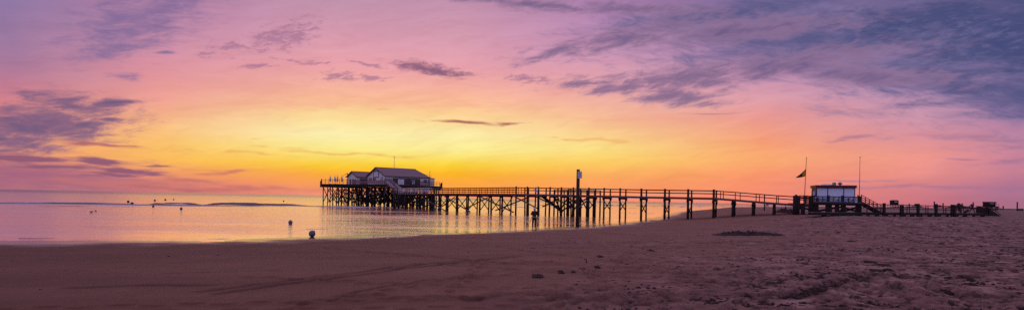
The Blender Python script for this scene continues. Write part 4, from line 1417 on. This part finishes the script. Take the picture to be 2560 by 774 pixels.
def person(label, foot, H, yaw, pose, jacket=M_BLACK, trousers=M_BLACK, hair=M_HAIR, hat=None, cat='person', group=None):
    """pose: joints in metres for a 1.75 m figure; x = figure's left, y = facing direction, z up"""
    s = H / 1.75
    W_ = lambda p: foot + rot2(Vector(p), yaw) * s
    J = {k: W_(v) for k, v in pose.items()}
    rad = dict(pelvis=.15, belly=.135, chest=.16, neck=.058, chin=.075, head=.098, crown=.07,
               shl=.07, ell=.045, wrl=.03, shr=.07, elr=.045, wrr=.03, hipl=.1, knl=.062, anl=.042, tol=.04, hipr=.1, knr=.062, anr=.042, tor=.04)
    names = [n_ for n_ in rad if n_ in J]
    idx = {n_: i for i, n_ in enumerate(names)}
    joints = [(J[n_], rad[n_] * s) for n_ in names]
    links = [('pelvis', 'belly'), ('belly', 'chest'), ('chest', 'neck'), ('neck', 'chin'), ('chin', 'head'), ('head', 'crown'), ('chest', 'shl'), ('shl', 'ell'), ('ell', 'wrl'),
             ('chest', 'shr'), ('shr', 'elr'), ('elr', 'wrr'), ('pelvis', 'hipl'), ('hipl', 'knl'), ('knl', 'anl'), ('anl', 'tol'), ('pelvis', 'hipr'), ('hipr', 'knr'), ('knr', 'anr'), ('anr', 'tor')]
    edges = [(idx[a], idx[b]) for a, b in links if a in idx and b in idx]
    fwd = rot2(Vector((0, 1, 0)), yaw); lft = rot2(Vector((1, 0, 0)), yaw)
    # nose and ears grown from the head
    hd = J['head']
    for off, r_ in ((fwd * .125 - Z * .01, .013), (lft * .105, .016), (-lft * .105, .016)):
        joints.append((hd + off * s, r_ * s)); edges.append((idx['head'], len(joints) - 1))
    # hands: palm and five separate fingers
    for w, e, sd_ in (('wrl', 'ell', 1), ('wrr', 'elr', -1)):
        d = (J[w] - J[e]).normalized(); side_ = d.cross(Vector((0, 0, 1)))
        side_ = side_.normalized() if side_.length > .05 else lft
        palm = J[w] + d * .07 * s
        joints.append((palm, .03 * s)); pi_ = len(joints) - 1; edges.append((idx[w], pi_))
        for f_, (o_, ln) in enumerate(((-.033, .07), (-.011, .085), (.011, .08), (.033, .06))):
            b_ = palm + side_ * o_ * s + d * .035 * s
            joints.append((b_, .010 * s)); i1 = len(joints) - 1; edges.append((pi_, i1))
            joints.append((b_ + (d * ln * .7 - Z * .03) * s, .008 * s)); edges.append((i1, i1 + 1))
        joints.append((palm + (side_ * -.05 * sd_ + d * .01) * s, .011 * s)); i1 = len(joints) - 1; edges.append((pi_, i1))
    body = skin_mesh('person', joints, edges, M_SKIN, None, foot)
    tag(body, label, cat, group)

    def cloth(nm, keys, lk, mat, grow, over={}):
        ids = {n_: i for i, n_ in enumerate(keys)}
        js = [(J[n_], over.get(n_, rad[n_]) * s) for n_ in keys]
        skin_mesh(nm, js, [(ids[a], ids[b]) for a, b in lk], mat, body, foot, 1.0, grow)
    cloth('jacket', ['pelvis', 'belly', 'chest', 'neck', 'shl', 'ell', 'wrl', 'shr', 'elr', 'wrr'],
          [('pelvis', 'belly'), ('belly', 'chest'), ('chest', 'neck'), ('chest', 'shl'), ('shl', 'ell'), ('ell', 'wrl'), ('chest', 'shr'), ('shr', 'elr'), ('elr', 'wrr')], jacket, .042, {'neck': .05})
    for sd_ in 'lr':
        pass
    cloth('trousers', ['pelvis', 'hipl', 'knl', 'anl', 'hipr', 'knr', 'anr'], [('pelvis', 'hipl'), ('hipl', 'knl'), ('knl', 'anl'), ('pelvis', 'hipr'), ('hipr', 'knr'), ('knr', 'anr')], trousers, .018)
    for sd_ in 'lr':
        cloth('shoe', ['an' + sd_, 'to' + sd_], [('an' + sd_, 'to' + sd_)], M_TYRE, .016)
    hr = MB(); c = J['head'] + (Z * .045 - fwd * .02) * s
    hr.lathe([(.09 * s, -.06 * s), (.118 * s, 0), (.112 * s, .05 * s), (.07 * s, .1 * s), (.01, .118 * s)], c, 14)
    hr.build('hat' if hat else 'hair', hat or hair, body, origin=foot, smooth=True)
    return body


STAND = dict(pelvis=(0, 0, .95), belly=(0, .01, 1.12), chest=(0, .02, 1.34), neck=(0, .04, 1.5), chin=(0, .07, 1.57), head=(0, .08, 1.64), crown=(0, .07, 1.71),
             shl=(.19, .02, 1.40), ell=(.27, .12, 1.16), wrl=(.12, .34, 1.30), shr=(-.19, .02, 1.40), elr=(-.28, .12, 1.16), wrr=(-.13, .34, 1.28),
             hipl=(.10, 0, .88), knl=(.12, .03, .48), anl=(.13, -.01, .08), tol=(.16, .14, .04), hipr=(-.10, 0, .88), knr=(-.13, .03, .48), anr=(-.15, -.01, .08), tor=(-.19, .13, .04))
WALK = dict(STAND, ell=(.24, -.12, 1.14), wrl=(.22, .06, .95), elr=(-.24, -.10, 1.16), wrr=(-.25, -.42, .98),
            pelvis=(0, -.02, .93), chest=(0, .10, 1.33), belly=(0, .03, 1.11), neck=(0, .15, 1.49), chin=(0, .2, 1.56), head=(0, .21, 1.63), crown=(0, .2, 1.7), shl=(.19, .10, 1.39), shr=(-.19, .10, 1.39),
            hipl=(.10, 0, .87), knl=(.10, .26, .50), anl=(.10, .36, .10), tol=(.10, .50, .06), hipr=(-.10, 0, .87), knr=(-.10, -.08, .47), anr=(-.10, -.42, .16), tor=(-.10, -.34, .04))
BEND = dict(STAND, pelvis=(0, -.12, .92), belly=(0, .02, 1.09), chest=(0, .22, 1.24), neck=(0, .36, 1.33), chin=(0, .43, 1.36), head=(0, .48, 1.40), crown=(0, .52, 1.46),
            shl=(.19, .26, 1.28), ell=(.22, .48, 1.08), wrl=(.16, .66, 1.10), shr=(-.19, .26, 1.28), elr=(-.22, .46, 1.06), wrr=(-.16, .64, 1.08),
            hipl=(.10, -.1, .86), hipr=(-.10, -.1, .86))
f = on_ground(1335.5, 570.5)
D_ = f.y
person('photographer in dark clothes and a pale hat standing at the water\'s edge behind a tripod', f, 51 * D_ / F_PX, math.radians(-4), STAND, M_BLACK, M_BLACK, hat=M_WHITEC)
# tripod and camera just beyond the photographer
tc_ = f + Vector((-.12, .62, 0)); tc_.z = max(ground_z(tc_.x, tc_.y), 0)
tr = thing('tripod', 'thin black splayed tripod in front of the photographer', 'tripod', tc_)
ap = tc_ + Z * 1.32
for a in (200, 320, 80):
    e = tc_ + Vector((math.cos(math.radians(a)) * .52, math.sin(math.radians(a)) * .4, -.03))
    lg = MB().tube(ap, ap.lerp(e, .5), .02, .018, 8).build('leg', M_TYRE, tr)
    MB().tube(ap.lerp(e, .48), e, .013, .011, 8).build('lower_leg', M_TYRE, lg)
MB().tube(ap - Z * .05, ap + Z * .14, .03, .03, 10).build('head', M_TYRE, tr)
cm = thing('camera', 'small black camera mounted on the photographer\'s tripod', 'camera', ap + Z * .14)
c = ap + Z * .145
MB().box(c.x - .07, c.x + .07, c.y - .035, c.y + .035, c.z, c.z + .1).build('body', M_TYRE, cm)
MB().tube(c + Vector((0, .035, .05)), c + Vector((0, .14, .05)), .036, .038, 12).build('lens', M_TYRE, cm)
MB().box(c.x - .025, c.x + .025, c.y - .03, c.y + .03, c.z + .1, c.z + .13).build('viewfinder', M_TYRE, cm)

q = B3(2411, zt_(2411), 1.0)
person('person in dark clothes leaning over the boardwalk rail with a bulky backpack', q, 1.72, math.radians(-80), BEND, M_BLACK, M_BLACK)
bpk = thing('backpack', 'bulky dark backpack on the back of the person leaning at the rail', 'backpack', q + Z * 1.2 + Vector((-.25, 0, 0)))
bo = q + Z * 1.22 + Vector((-.12, 0, 0))
MB().lathe([(.05, -.32), (.2, -.28), (.24, 0), (.22, .22), (.1, .36)], bo + Vector((-.12, 0, .02)), 12, axis=Vector((.75, 0, .8)).normalized()).build('bag', M_NAVY, bpk, smooth=True)
MB().lathe([(.04, -.12), (.12, -.08), (.12, .08), (.04, .12)], bo + Vector((-.34, 0, -.2)), 10, axis=Vector((.75, 0, .8)).normalized()).build('pocket', M_NAVY, bpk, smooth=True)
q = B3(2443, zt_(2443), 1.1)
person('person striding along the boardwalk pulling a wheeled case behind', q, 1.74, math.radians(-88), WALK, M_NAVY, M_BLACK)
cs = thing('wheeled_case', 'dark wheeled case tilted and pulled behind the walking person', 'suitcase', q + Vector((-.75, 0, 0)))
a = q + Vector((-.93, 0, .12)); dd_ = Vector((.62, 0, .5)).normalized(); nn_ = Vector((-dd_.z, 0, dd_.x))
MB().prism([a - nn_ * .12, a + dd_ * .62 - nn_ * .12, a + dd_ * .62 + nn_ * .12, a + nn_ * .12], Vector((0, .4, 0))).build('shell', M_BLACK, cs)
MB().beam(a + dd_ * .6 + Vector((0, .2, 0)), a + dd_ * 1.05 + Vector((0, .2, 0)), .03, .03).build('handle', M_STEEL, cs)
for y_ in (.03, .34):
    MB().tube(a + Vector((-.02, y_, -.07)), a + Vector((-.02, y_ + .04, -.07)), .06, .06, 12).build('wheel', M_TYRE, cs)
# two strollers far off on the sand
for px, lab, yw in ((1915.5, 'tiny far-off stroller on the sand beneath the walkway ramp, the left of a pair', 60), (1919.5, 'tiny far-off stroller beside a companion beneath the walkway ramp, the right of a pair', 100)):
    r_ = ray(px, horizon(px)); dpt = 262.0
    g = Vector((r_.x * dpt, dpt, 0)); g.z = max(ground_z(g.x, g.y), 0)
    person(lab, g, 1.75, math.radians(yw), WALK, M_BLACK, M_NAVY, group='strollers on the far sand')

# ------------------------------------------------------------------ buoys and birds
def buoy(px, py, dia_px, label, m=M_BUOY, tilt=(0, 0), group='mooring buoys', sink=.1, eye=True, water_=True):
    p = on_level(px, py, 0) if water_ else on_ground(px, py)
    r_ = dia_px * p.y / F_PX / 2
    t = thing('buoy', label, 'buoy', p, group)
    prof = [(.3, -.95), (.7, -.72), (.94, -.35), (1.0, 0), (.93, .38), (.70, .72), (.42, .94), (.24, 1.04), (.16, 1.12)]
    ax_ = Vector((math.sin(math.radians(tilt[0])), math.sin(math.radians(tilt[1])), 1)).normalized()
    c = p + Z * r_ * (1 - sink * 2)
    MB().lathe([(a * r_, b * r_) for a, b in prof], c, 20, axis=ax_).build('body', m, t, smooth=True)
    if eye:
        e = c + ax_ * 1.12 * r_
        MB().lathe([(.1 * r_, 0), (.13 * r_, .05 * r_), (.12 * r_, .12 * r_), (.05 * r_, .16 * r_)], e, 10, axis=ax_).build('neck', M_STEEL, t, smooth=True)
    MB().lathe([(1.0 * r_, -.06 * r_), (1.03 * r_, 0), (1.0 * r_, .06 * r_)], c, 20, axis=ax_).build('seam', m, t, smooth=True)
    return t


buoy(780, 591, 16.5, 'largest grey-white buoy, stranded on the sand at the water\'s edge', tilt=(58, -10), sink=.04, water_=False)
buoy(726, 559, 10.5, 'round grey-white buoy floating just off the beach, up-left of the stranded one', tilt=(5, -5), sink=.12)
buoy(453, 523.5, 6.6, 'pale buoy floating alone in mid-water just below the line of surf', tilt=(-8, 5))
buoy(383, 517, 5.6, 'pale buoy floating right below the surf line beneath two darker ones', tilt=(4, 0))
buoy(330, 510, 7.6, 'low dark buoy awash in the crest of the surf line', m=M_BLACK, tilt=(20, 0), sink=.34)
buoy(320.5, 505, 5.6, 'dark buoy leaning left above the surf line, leftmost of the outer row', m=M_NAVY, tilt=(-50, 0), sink=.2)
buoy(387, 502, 4.8, 'dark leaning buoy, second from the left in the outer row beyond the surf', m=M_NAVY, tilt=(-40, 0), sink=.2)
buoy(413.5, 500, 4.6, 'dark upright buoy, third from the left in the outer row beyond the surf', m=M_NAVY, tilt=(-25, 0), sink=.2)
buoy(434, 499, 3.6, 'tiny dark buoy, right end of the outer row beyond the surf', m=M_NAVY, tilt=(-60, 0), sink=.25)
buoy(709, 503, 3.4, 'tiny dark buoy far out, left of the stilt platform', m=M_NAVY, tilt=(0, 0), sink=.2)
buoy(1057.5, 529, 5.4, 'red buoy afloat below the walkway, left of a touching pair', m=M_RED, group='red buoys under the walkway', eye=False)
buoy(1065.5, 528.6, 5.4, 'red buoy afloat below the walkway, right of a touching pair', m=M_RED, group='red buoys under the walkway', eye=False)
buoy(1087, 524, 6.0, 'pale blue-white buoy afloat among the piles of the walkway', tilt=(10, 0))


def gull(px, py, s, label, yaw):
    p = on_level(px, py, 0)
    t = thing('gull', label, 'bird', p, 'gulls on the water')
    f_ = Vector((math.cos(yaw), math.sin(yaw), 0))
    js = [(p + (f_ * -.22 + Z * .08) * s, .02 * s), (p + (f_ * -.1 + Z * .06) * s, .06 * s), (p + (f_ * .05 + Z * .06) * s, .075 * s), (p + (f_ * .13 + Z * .13) * s, .035 * s), (p + (f_ * .17 + Z * .19) * s, .04 * s), (p + (f_ * .25 + Z * .18) * s, .012 * s)]
    skin_mesh('body', js, [(i, i + 1) for i in range(5)], M_NAVY, t, p, root=2)


gull(228.5, 530, 1.0, 'small dark gull resting on the calm water, left of two', .3)
gull(239.5, 528, 1.0, 'small dark gull resting on the calm water, right of two', 2.6)

# ------------------------------------------------------------------ surf and sand bars
m_wave, n, b = new_mat('wave_water')
geo_ = n.node('ShaderNodeTexCoord').outputs['Object']
b.inputs['Base Color'].default_value = lin((60, 56, 84)); b.inputs['Roughness'].default_value = .25; b.inputs['Metallic'].default_value = .35
m_foam = plain('foam', (196, 190, 214), .8, .2, 0, .5, 2.0)
m_bar = plain('wet_sand_bar', (52, 36, 38), .5, .4, 0, .5, 1.5)


def ridge(name, pts, wdt, hgt, mat, kind='structure', seed=0, lab=None, rag=.5, step=.8, zbase=0.0):
    P = [on_level(a, b, zbase) for a, b in pts]
    vs = []; fs = []
    L = sum((b - a).length for a, b in zip(P[:-1], P[1:])); n_ = max(8, min(600, int(L / step)))
    seg = [0]
    for a, b in zip(P[:-1], P[1:]): seg.append(seg[-1] + (b - a).length)
    pv = [-1, -.55, -.2, .15, .5, 1.0]; ph = [0, .45, 1.0, .9, .45, 0]
    for i in range(n_ + 1):
        s = L * i / n_; k = max(j for j in range(len(P)) if seg[j] <= s + 1e-6); k = min(k, len(P) - 2)
        q = P[k].lerp(P[k + 1], (s - seg[k]) / (seg[k + 1] - seg[k]))
        e = min(1, i / (n_ * .12), (n_ - i) / (n_ * .12))
        nz = float(fbm(np.array([s * .16 + seed * 7.7]), np.array([seed * 3.1]), 4)[0])
        nw = float(vnoise(np.array([s * .35 + seed * 5]), np.array([seed * 1.7]))[0])
        h_ = hgt * e * max(0, (nz - .5) * 2.2 * rag + 1 - .5 * rag)
        for v, hh_ in zip(pv, ph):
            vs.append(Vector((q.x, q.y + v * wdt * (.6 + nw) + (nw - .5) * wdt, hh_ * h_ - .03 + zbase)))
    m_ = len(pv)
    for i in range(n_):
        for j in range(m_ - 1):
            fs.append((i * m_ + j, (i + 1) * m_ + j, (i + 1) * m_ + j + 1, i * m_ + j + 1))
    mb = MB(); mb.add(vs, fs)
    o = mb.build(name, mat, None, smooth=True)
    o['kind'] = kind
    return o


ridge('surf_wave', [(-80, 506.5), (100, 508), (230, 509.5), (340, 511.5), (450, 513), (560, 513.5), (700, 514), (830, 514.5)], 1.5, .42, m_wave, seed=1, rag=.6)
ridge('surf_foam', [(-80, 508.4), (100, 509.6), (230, 511), (340, 512.6), (450, 514.3), (620, 515)], .6, .2, m_foam, 'stuff', seed=2, rag=1.2)
ridge('surf_wave', [(-80, 514), (120, 515), (330, 516), (430, 516.5)], .8, .12, m_wave, seed=3, rag=1.0)
ridge('sand_bar', [(380, 509.5), (420, 508.3), (470, 508.6), (498, 511)], 3.2, .42, m_bar, seed=4, rag=.6)
ridge('sand_bar', [(520, 511), (560, 509.8), (620, 510), (690, 511.5), (745, 512.6), (770, 513.2)], 4.0, .60, m_bar, seed=5, rag=.5)
ridge('surf_foam', [(690, 513.6), (780, 515.5), (870, 517), (985, 518.5), (1010, 520)], .7, .22, m_foam, 'stuff', seed=6, rag=1.0)
ridge('surf_wave', [(880, 521), (960, 522), (1040, 524), (1100, 527)], .6, .16, m_wave, seed=7, rag=1.3)
ridge('surf_wave', [(1190, 511), (1260, 511.5), (1340, 513), (1420, 514)], 1.8, .4, m_wave, seed=8, rag=1.0)
ridge('surf_wave', [(1270, 517.5), (1350, 518.5), (1440, 518)], 1.0, .2, m_wave, seed=9, rag=1.2)
ridge('surf_wave', [(1460, 512.5), (1540, 513.5), (1620, 514), (1700, 514)], 2.2, .45, m_wave, seed=10, rag=1.0)
ridge('surf_wave', [(1480, 518), (1545, 519), (1600, 520)], 1.0, .2, m_wave, seed=11, rag=1.2)
ridge('surf_foam', [(1560, 531.5), (1600, 533.5), (1640, 532.5)], .7, .1, m_foam, 'stuff', seed=12, rag=1.0)
ridge('surf_foam', [(1620, 515.5), (1700, 516.5), (1760, 516.5)], 2.0, .45, m_foam, 'stuff', seed=13, rag=1.2)
ridge('surf_foam', [(1690, 513), (1780, 514.2), (1880, 515.4), (1990, 516.6)], 5.0, .55, m_foam, 'stuff', seed=14, rag=1.2)
ridge('surf_wave', [(1780, 517.2), (1860, 517.6), (1940, 518)], 1.6, .25, m_wave, seed=15, rag=1.0)
# thin wash lines close to the beach
for sd__, pts in enumerate(([(40, 594), (90, 594.6), (150, 594)], [(220, 594), (260, 594.6), (300, 594)], [(330, 580), (400, 583), (470, 584)], [(410, 592), (470, 594), (530, 596), (600, 596)],
                            [(880, 580), (940, 579), (1010, 577)], [(1130, 567), (1230, 567.5), (1330, 564.5), (1420, 555), (1500, 547), (1570, 544)], [(1215, 571), (1270, 570), (1330, 567)],
                            [(1060, 555), (1120, 557), (1170, 556)], [(560, 560), (600, 561), (640, 560)], [(200, 569), (300, 573), (370, 575)], [(760, 572), (800, 571), (830, 572)])):
    ridge('surf_wave', pts, .22, .05, m_wave, seed=30 + sd__, rag=.8, step=.4)

# ------------------------------------------------------------------ heaps, weed and drift on the sand
def heap(name, px, py, wpx, dep, hgt, label, cat, seed, mat=M_LUMP, group=None, rough=1.0, res=26):
    c = on_ground(px, py); w = wpx * c.y / F_PX / 2
    vs = []; fs = []
    nx = res; ny = 12
    for i in range(nx + 1):
        for j in range(ny + 1):
            u = i / nx * 2 - 1; v = j / ny * 2 - 1
            x, y = c.x + u * w, c.y + v * dep
            base = ground_z(x, y)
            nz = float(fbm(np.array([u * 5 * rough + seed * 3.3]), np.array([v * 3 + seed]), 4)[0])
            env = max(0, 1 - abs(u) ** 2.2) * max(0, 1 - v * v)
            h_ = hgt * (env ** .8) * (nz * 2.4 - .55)
            vs.append((x, y, base + max(h_, 0) + (.015 if env > 0 else -.05) - (.03 if h_ <= 0 else 0)))
    for i in range(nx):
        for j in range(ny):
            k = i * (ny + 1) + j; fs.append((k, k + ny + 1, k + ny + 2, k + 1))
    o = MB().add(vs, fs).build(name, mat, None, origin=c)
    tag(o, label, cat, group)
    return o


heap('sand_heap', 1868, 587, 170, 1.1, .30, 'long ragged heap of dark dug-up sand on the beach in front of the walkway ramp', 'sand heap', 1, res=70, rough=5)
heap('sand_heap', 1965, 531.5, 24, 3.0, .75, 'small dark sand mound behind the walkway ramp just left of the kiosk platform', 'sand heap', 2, rough=2)
SW = 'seaweed clumps on the sand'
for i, (px, py, w, lab) in enumerate((
        (1344, 690, 30, 'wide dark seaweed clump at the left end of a scattered row on mid-beach'),
        (1402, 680, 18, 'oval seaweed clump, second from the left in the scattered mid-beach row'),
        (1433, 681, 13, 'small seaweed clump just left of the biggest one in the mid-beach row'),
        (1457, 674, 20, 'bushy dark seaweed clump in the middle of the scattered mid-beach row'),
        (1493, 668, 14, 'thin seaweed clump at the right end of the scattered mid-beach row'),
        (1500, 641, 13, 'lone small seaweed clump above the scattered mid-beach row, near the crooked stick'),
        (1627, 626, 14, 'flat lone seaweed clump on smooth sand between the stick and the long sand heap'),
        (2131, 603, 14, 'small round dark weed clump below the kiosk platform'),
        (2172, 655, 18, 'dark weed clump at the upper left of the large right-hand cluster'),
        (2206, 665, 26, 'largest dark weed clump in the middle of the right-hand cluster'),
        (2189, 677, 24, 'flat dark weed clump at the bottom of the right-hand cluster'),
        (2220, 675, 12, 'tiny weed clump at the lower right of the right-hand cluster'),
        (2416, 698, 16, 'dark round weed clump near the right edge of the beach'),
        (2427, 713, 18, 'flat weed clump just below another near the right edge of the beach'),
        (2362, 730, 18, 'pale-rimmed dark weed clump low on the right of the beach'),
        (1790, 764, 24, 'dark weed clump at the bottom edge of the beach, right of centre'),
        (1864, 740, 16, 'small weed clump low on the beach below the long sand heap'),
        (2070, 728, 26, 'broad brownish weed clump low on the right half of the beach'))):
    dg = on_ground(px, py).y
    heap('seaweed_clump', px, py, w, min(.45, .17 * w * dg * dg / 2750), .055, lab, 'seaweed', 10 + i, M_WEED, SW, rough=1.6, res=18)

# crooked stick
p = on_ground(1467, 656)
s_ = 40 / F_PX * 1.0
st_ = MB(); k_ = p.y / F_PX
st_.tube(p - Z * .05, p + Vector((-2 * k_, 0, 8 * k_)), .022, .018, 7).tube(p + Vector((-2 * k_, 0, 8 * k_)), p + Vector((-8 * k_, 0, 9.5 * k_)), .018, .009, 7)
o = st_.build('driftwood_stick', M_WEED, None, origin=p, smooth=True)
tag(o, 'thin crooked driftwood stick poking out of the smooth sand', 'stick')

# countless weed scraps, shells and clods
rs_ = np.random.RandomState(9)
mb = MB()
PX, PY = rs_.uniform(-60, 2620, 60000), rs_.uniform(545, 800, 60000)
XC = (PX - 1280) / F_PX; YC = (387 - PY) / F_PX + SHIFT * 2560 / F_PX
RX, RZ_ = XC * CR - YC * SR, XC * SR + YC * CR
T_ = (.6 - EYE) / RZ_
GX, GY = RX * T_, T_
DD = shore_dist(GX, GY); DR = dryness(GX, GY, DD); CL = fbm(GX * .35, GY * .35, 3)
keep = (GY > 5) & (GY < 90) & (DD > 1.5) & (rs_.rand(60000) < (.004 + .99 * DR ** 1.5) * np.maximum(0, (CL - .38) * 5))
GX, GY = GX[keep][:3200], GY[keep][:3200]
GH = ground_h(GX, GY)
for gx_, gy_, gz_ in zip(GX, GY, GH):
    p = Vector((gx_, gy_, gz_))
    s = rs_.uniform(.02, .055) * (.6 + p.y / 34); a = rs_.uniform(0, PI)
    ca, sa = math.cos(a) * s, math.sin(a) * s
    h_ = s * rs_.uniform(.12, .35)
    n5 = [(p.x + (ca * x - sa * y), p.y + (sa * x + ca * y), p.z - .02) for x, y in ((1.6, 0), (.5, .8), (-1.0, .6), (-1.4, -.3), (.2, -.9))]
    t5 = [(p.x + (ca * x - sa * y) * .5, p.y + (sa * x + ca * y) * .5, p.z + h_) for x, y in ((1.2, 0), (.5, .8), (-1.0, .6), (-1.2, -.3), (.2, -.9))]
    mb.add(n5 + t5, [(5, 6, 7, 8, 9)] + [(i, (i + 1) % 5, 5 + (i + 1) % 5, 5 + i) for i in range(5)])
o = mb.build('beach_debris', M_WEED, None); tag(o, 'scattered weed scraps and clods over the trampled sand', 'debris', kind='stuff')

# ------------------------------------------------------------------ the far right: distant stilt huts, dunes, posts, car
def gz(px, D):
    q = at(px, D); return q.x, D, ground_z(q.x, D)


def far_hut(name, label, cx, D, w, wall_y, roof_y, base_y, roofm, deck=(0, 0), gable=True):
    """w, rows and columns in photo pixels at depth D"""
    z_ = lambda y: zat(cx, y, D); x_ = lambda px: at(px, D).x
    t = thing(name, label, 'building', Vector((x_(cx), D, z_(base_y))))
    dd = (x_(cx + w / 2) - x_(cx - w / 2)) * .8
    zb = z_(wall_y)
    MB().box(x_(cx - w / 2), x_(cx + w / 2), D, D + dd, zb, z_(roof_y + 3)).build('wall', M_TAR, t)
    a, b = x_(cx - w / 2 - 1), x_(cx + w / 2 + 1)
    if gable:
        MB().prism([(a, D - .3, z_(roof_y + 3)), (b, D - .3, z_(roof_y + 3)), (b - (b - a) * .25, D - .3, z_(roof_y)), (a + (b - a) * .25, D - .3, z_(roof_y))], (0, dd + .6, 0)).build('roof', roofm, t)
    else:
        MB().box(a, b, D - .3, D + dd, z_(roof_y + 3.2), z_(roof_y)).build('roof', roofm, t)
    MB().box(x_(cx - w / 2 - deck[0]), x_(cx + w / 2 + deck[1]), D - 1.5, D + dd + 1, zb - .5, zb).build('deck', M_TAR, t)
    MB().box(x_(cx - w * .22), x_(cx + w * .28), D - .06, D - .02, z_(wall_y - (wall_y - roof_y) * .55), z_(wall_y - (wall_y - roof_y) * .72)).build('window', M_PALE, t)
    n_ = max(4, int((w + deck[0] + deck[1]) / 4))
    for i in range(n_):
        x = x_(cx - w / 2 - deck[0] + (w + deck[0] + deck[1]) * (i + .3) / n_)
        for y in (D - 1.2, D + dd):
            g = ground_z(x, y)
            MB().tube((x, y, g - .5), (x, y, zb - .4), .25, .22, 8).build('stilt', M_TAR, t)
    mb = MB()
    mb.beam((x_(cx - w / 2 - deck[0]), D - 1.4, zb + 1.1), (x_(cx + w / 2 + deck[1]), D - 1.4, zb + 1.1), .12, .15)
    for i in range(8):
        x = x_(cx - w / 2 - deck[0] + (w + deck[0] + deck[1]) * i / 7); mb.beam((x, D - 1.4, zb), (x, D - 1.4, zb + 1.1), .12, .12)
    mb.build('railing', M_TAR, t)
    return t


far_hut('far_stilt_house', 'distant stilt house with a hipped roof and one bright window, seen over the boardwalk rail', 2239, 700, 15, 511, 499.5, 517, M_TAR, (7, 10))
far_hut('far_stilt_house', 'tiny distant low stilt hut right of the bigger distant stilt house', 2295, 900, 9, 514, 508.5, 517.5, M_TAR, (5, 3))
far_hut('far_stilt_house', 'very distant flat low hut between the boardwalk posts', 2350, 900, 8, 516, 512.2, 518.5, M_TAR, (6, 6))
far_hut('far_stilt_house', 'dark stilt hut with a bluish roof standing beyond the end ramp of the boardwalk', 2479, 330, 20, 515, 503.8, 523, M_NAVY, (14, 3), gable=False)
for px, y0_, y1_, D, lab in ((2543, 504, 525, 380, 'tall bare dark post standing alone at the far right of the beach'), (2335.5, 503, 517, 700, 'thin far post rising behind the boardwalk bollard'),
                             (2357.5, 507, 517, 600, 'short thick bluish far post among the distant huts'), (2273, 508, 516, 700, 'hair-thin far pole just right of the distant stilt house'),
                             (2508, 514, 520, 700, 'tiny far marker post on the right skyline'), (1911, 485, 526, 120, 'thin lone pole on the sand behind the walkway ramp')):
    x, y, g = gz(px, D)
    zt = zat(px, y0_, D)
    o = MB().tube((x, y, g - .5), (x, y, zt), .35 * D / 380 if D > 200 else .12, None, 8).build('marker_post', M_TAR, None, origin=Vector((x, y, g)))
    tag(o, lab, 'post')
# faraway fence of posts and rail on the right skyline
ff = thing('far_fence', 'long far-off dark post and rail causeway along the right skyline', 'fence', Vector(gz(2430, 600)))
mb = MB()
last = None
for i, px in enumerate(range(2395, 2532, 6)):
    x, y, g = gz(px, 600); g = max(g, 1.0)
    zt = g + 2.6 - .6 * abs(math.sin(i * .7)) - (1.2 if px > 2500 else 0)
    mb.beam((x, y, g - .5), (x, y, zt), .4, .4)
    if last: mb.beam(last, (x, y, zt - .3), .3, .35); mb.beam(last - Z * 1.3, Vector((x, y, zt - 1.5)), .3, .3)
    last = Vector((x, y, zt - .3))
mb.build('posts_and_rails', M_TAR, ff)
# low dune line
for (x0_, x1_, D, h_, sd__) in ((2395, 2470, 1100, 4.5, 1), (2488, 2700, 900, 2.6, 2), (2260, 2330, 1400, 3.0, 3)):
    vs = []; fs = []; n_ = 50
    for i in range(n_ + 1):
        u = i / n_; q = at(x0_ + (x1_ - x0_) * u, D); nz = float(fbm(np.array([u * 9 + sd__ * 5]), np.array([1.0 * sd__]), 4)[0])
        hh_ = 1.2 + h_ * (math.sin(u * PI) ** .7) * (nz * 1.5)
        vs += [(q.x, D, .5), (q.x, D + 15, hh_), (q.x, D + 40, hh_ * .9), (q.x, D + 60, .5)]
    for i in range(n_):
        for j in range(3):
            k = i * 4 + j; fs.append((k, k + 4, k + 5, k + 1))
    o = MB().add(vs, fs).build('dune', plain('dune_cover', (50, 44, 44), .9), None, smooth=True); o['kind'] = 'structure'

# parked car with a lit tail lamp at the right edge
D = 372.0
x, y, g = gz(2553.5, D)
car = thing('parked_car', 'dark car with a glowing red tail lamp on the far sand', 'car', Vector((x, y, g)))
prof = [(-2.1, .35), (-2.15, .85), (-1.9, 1.0), (-1.2, 1.42), (.6, 1.45), (1.3, 1.0), (2.1, .85), (2.15, .4)]
MB().prism([(x + a, y - .85, g + b) for a, b in prof], (0, 1.7, 0)).build('body', M_NAVY, car)
MB().prism([(x + a, y - .87, g + b) for a, b in ((-1.5, 1.02), (-1.05, 1.34), (.5, 1.36), (1.05, 1.02))], (0, 1.74, 0)).build('side_window', M_GLASS, car)
for wx in (-1.3, 1.35):
    for wy in (-.88, .7):
        wl = MB().tube((x + wx, y + wy, g + .33), (x + wx, y + wy + .2, g + .33), .34, .34, 18).build('wheel', M_TYRE, car)
        MB().tube((x + wx, y + wy - .01, g + .33), (x + wx, y + wy + .02, g + .33), .2, .2, 12).build('rim', M_STEEL, wl)
m_lamp, n, b = new_mat('tail_lamp'); b.inputs['Base Color'].default_value = (.8, .05, .03, 1); b.inputs['Emission Color'].default_value = (1, .06, .03, 1); b.inputs['Emission Strength'].default_value = 3.0
MB().box(x + .85, x + 1.45, y - .93, y - .86, g + .55, g + .95).build('tail_lamp', m_lamp, car)
for o in bpy.data.objects:
    if '_o' in o: del o['_o']
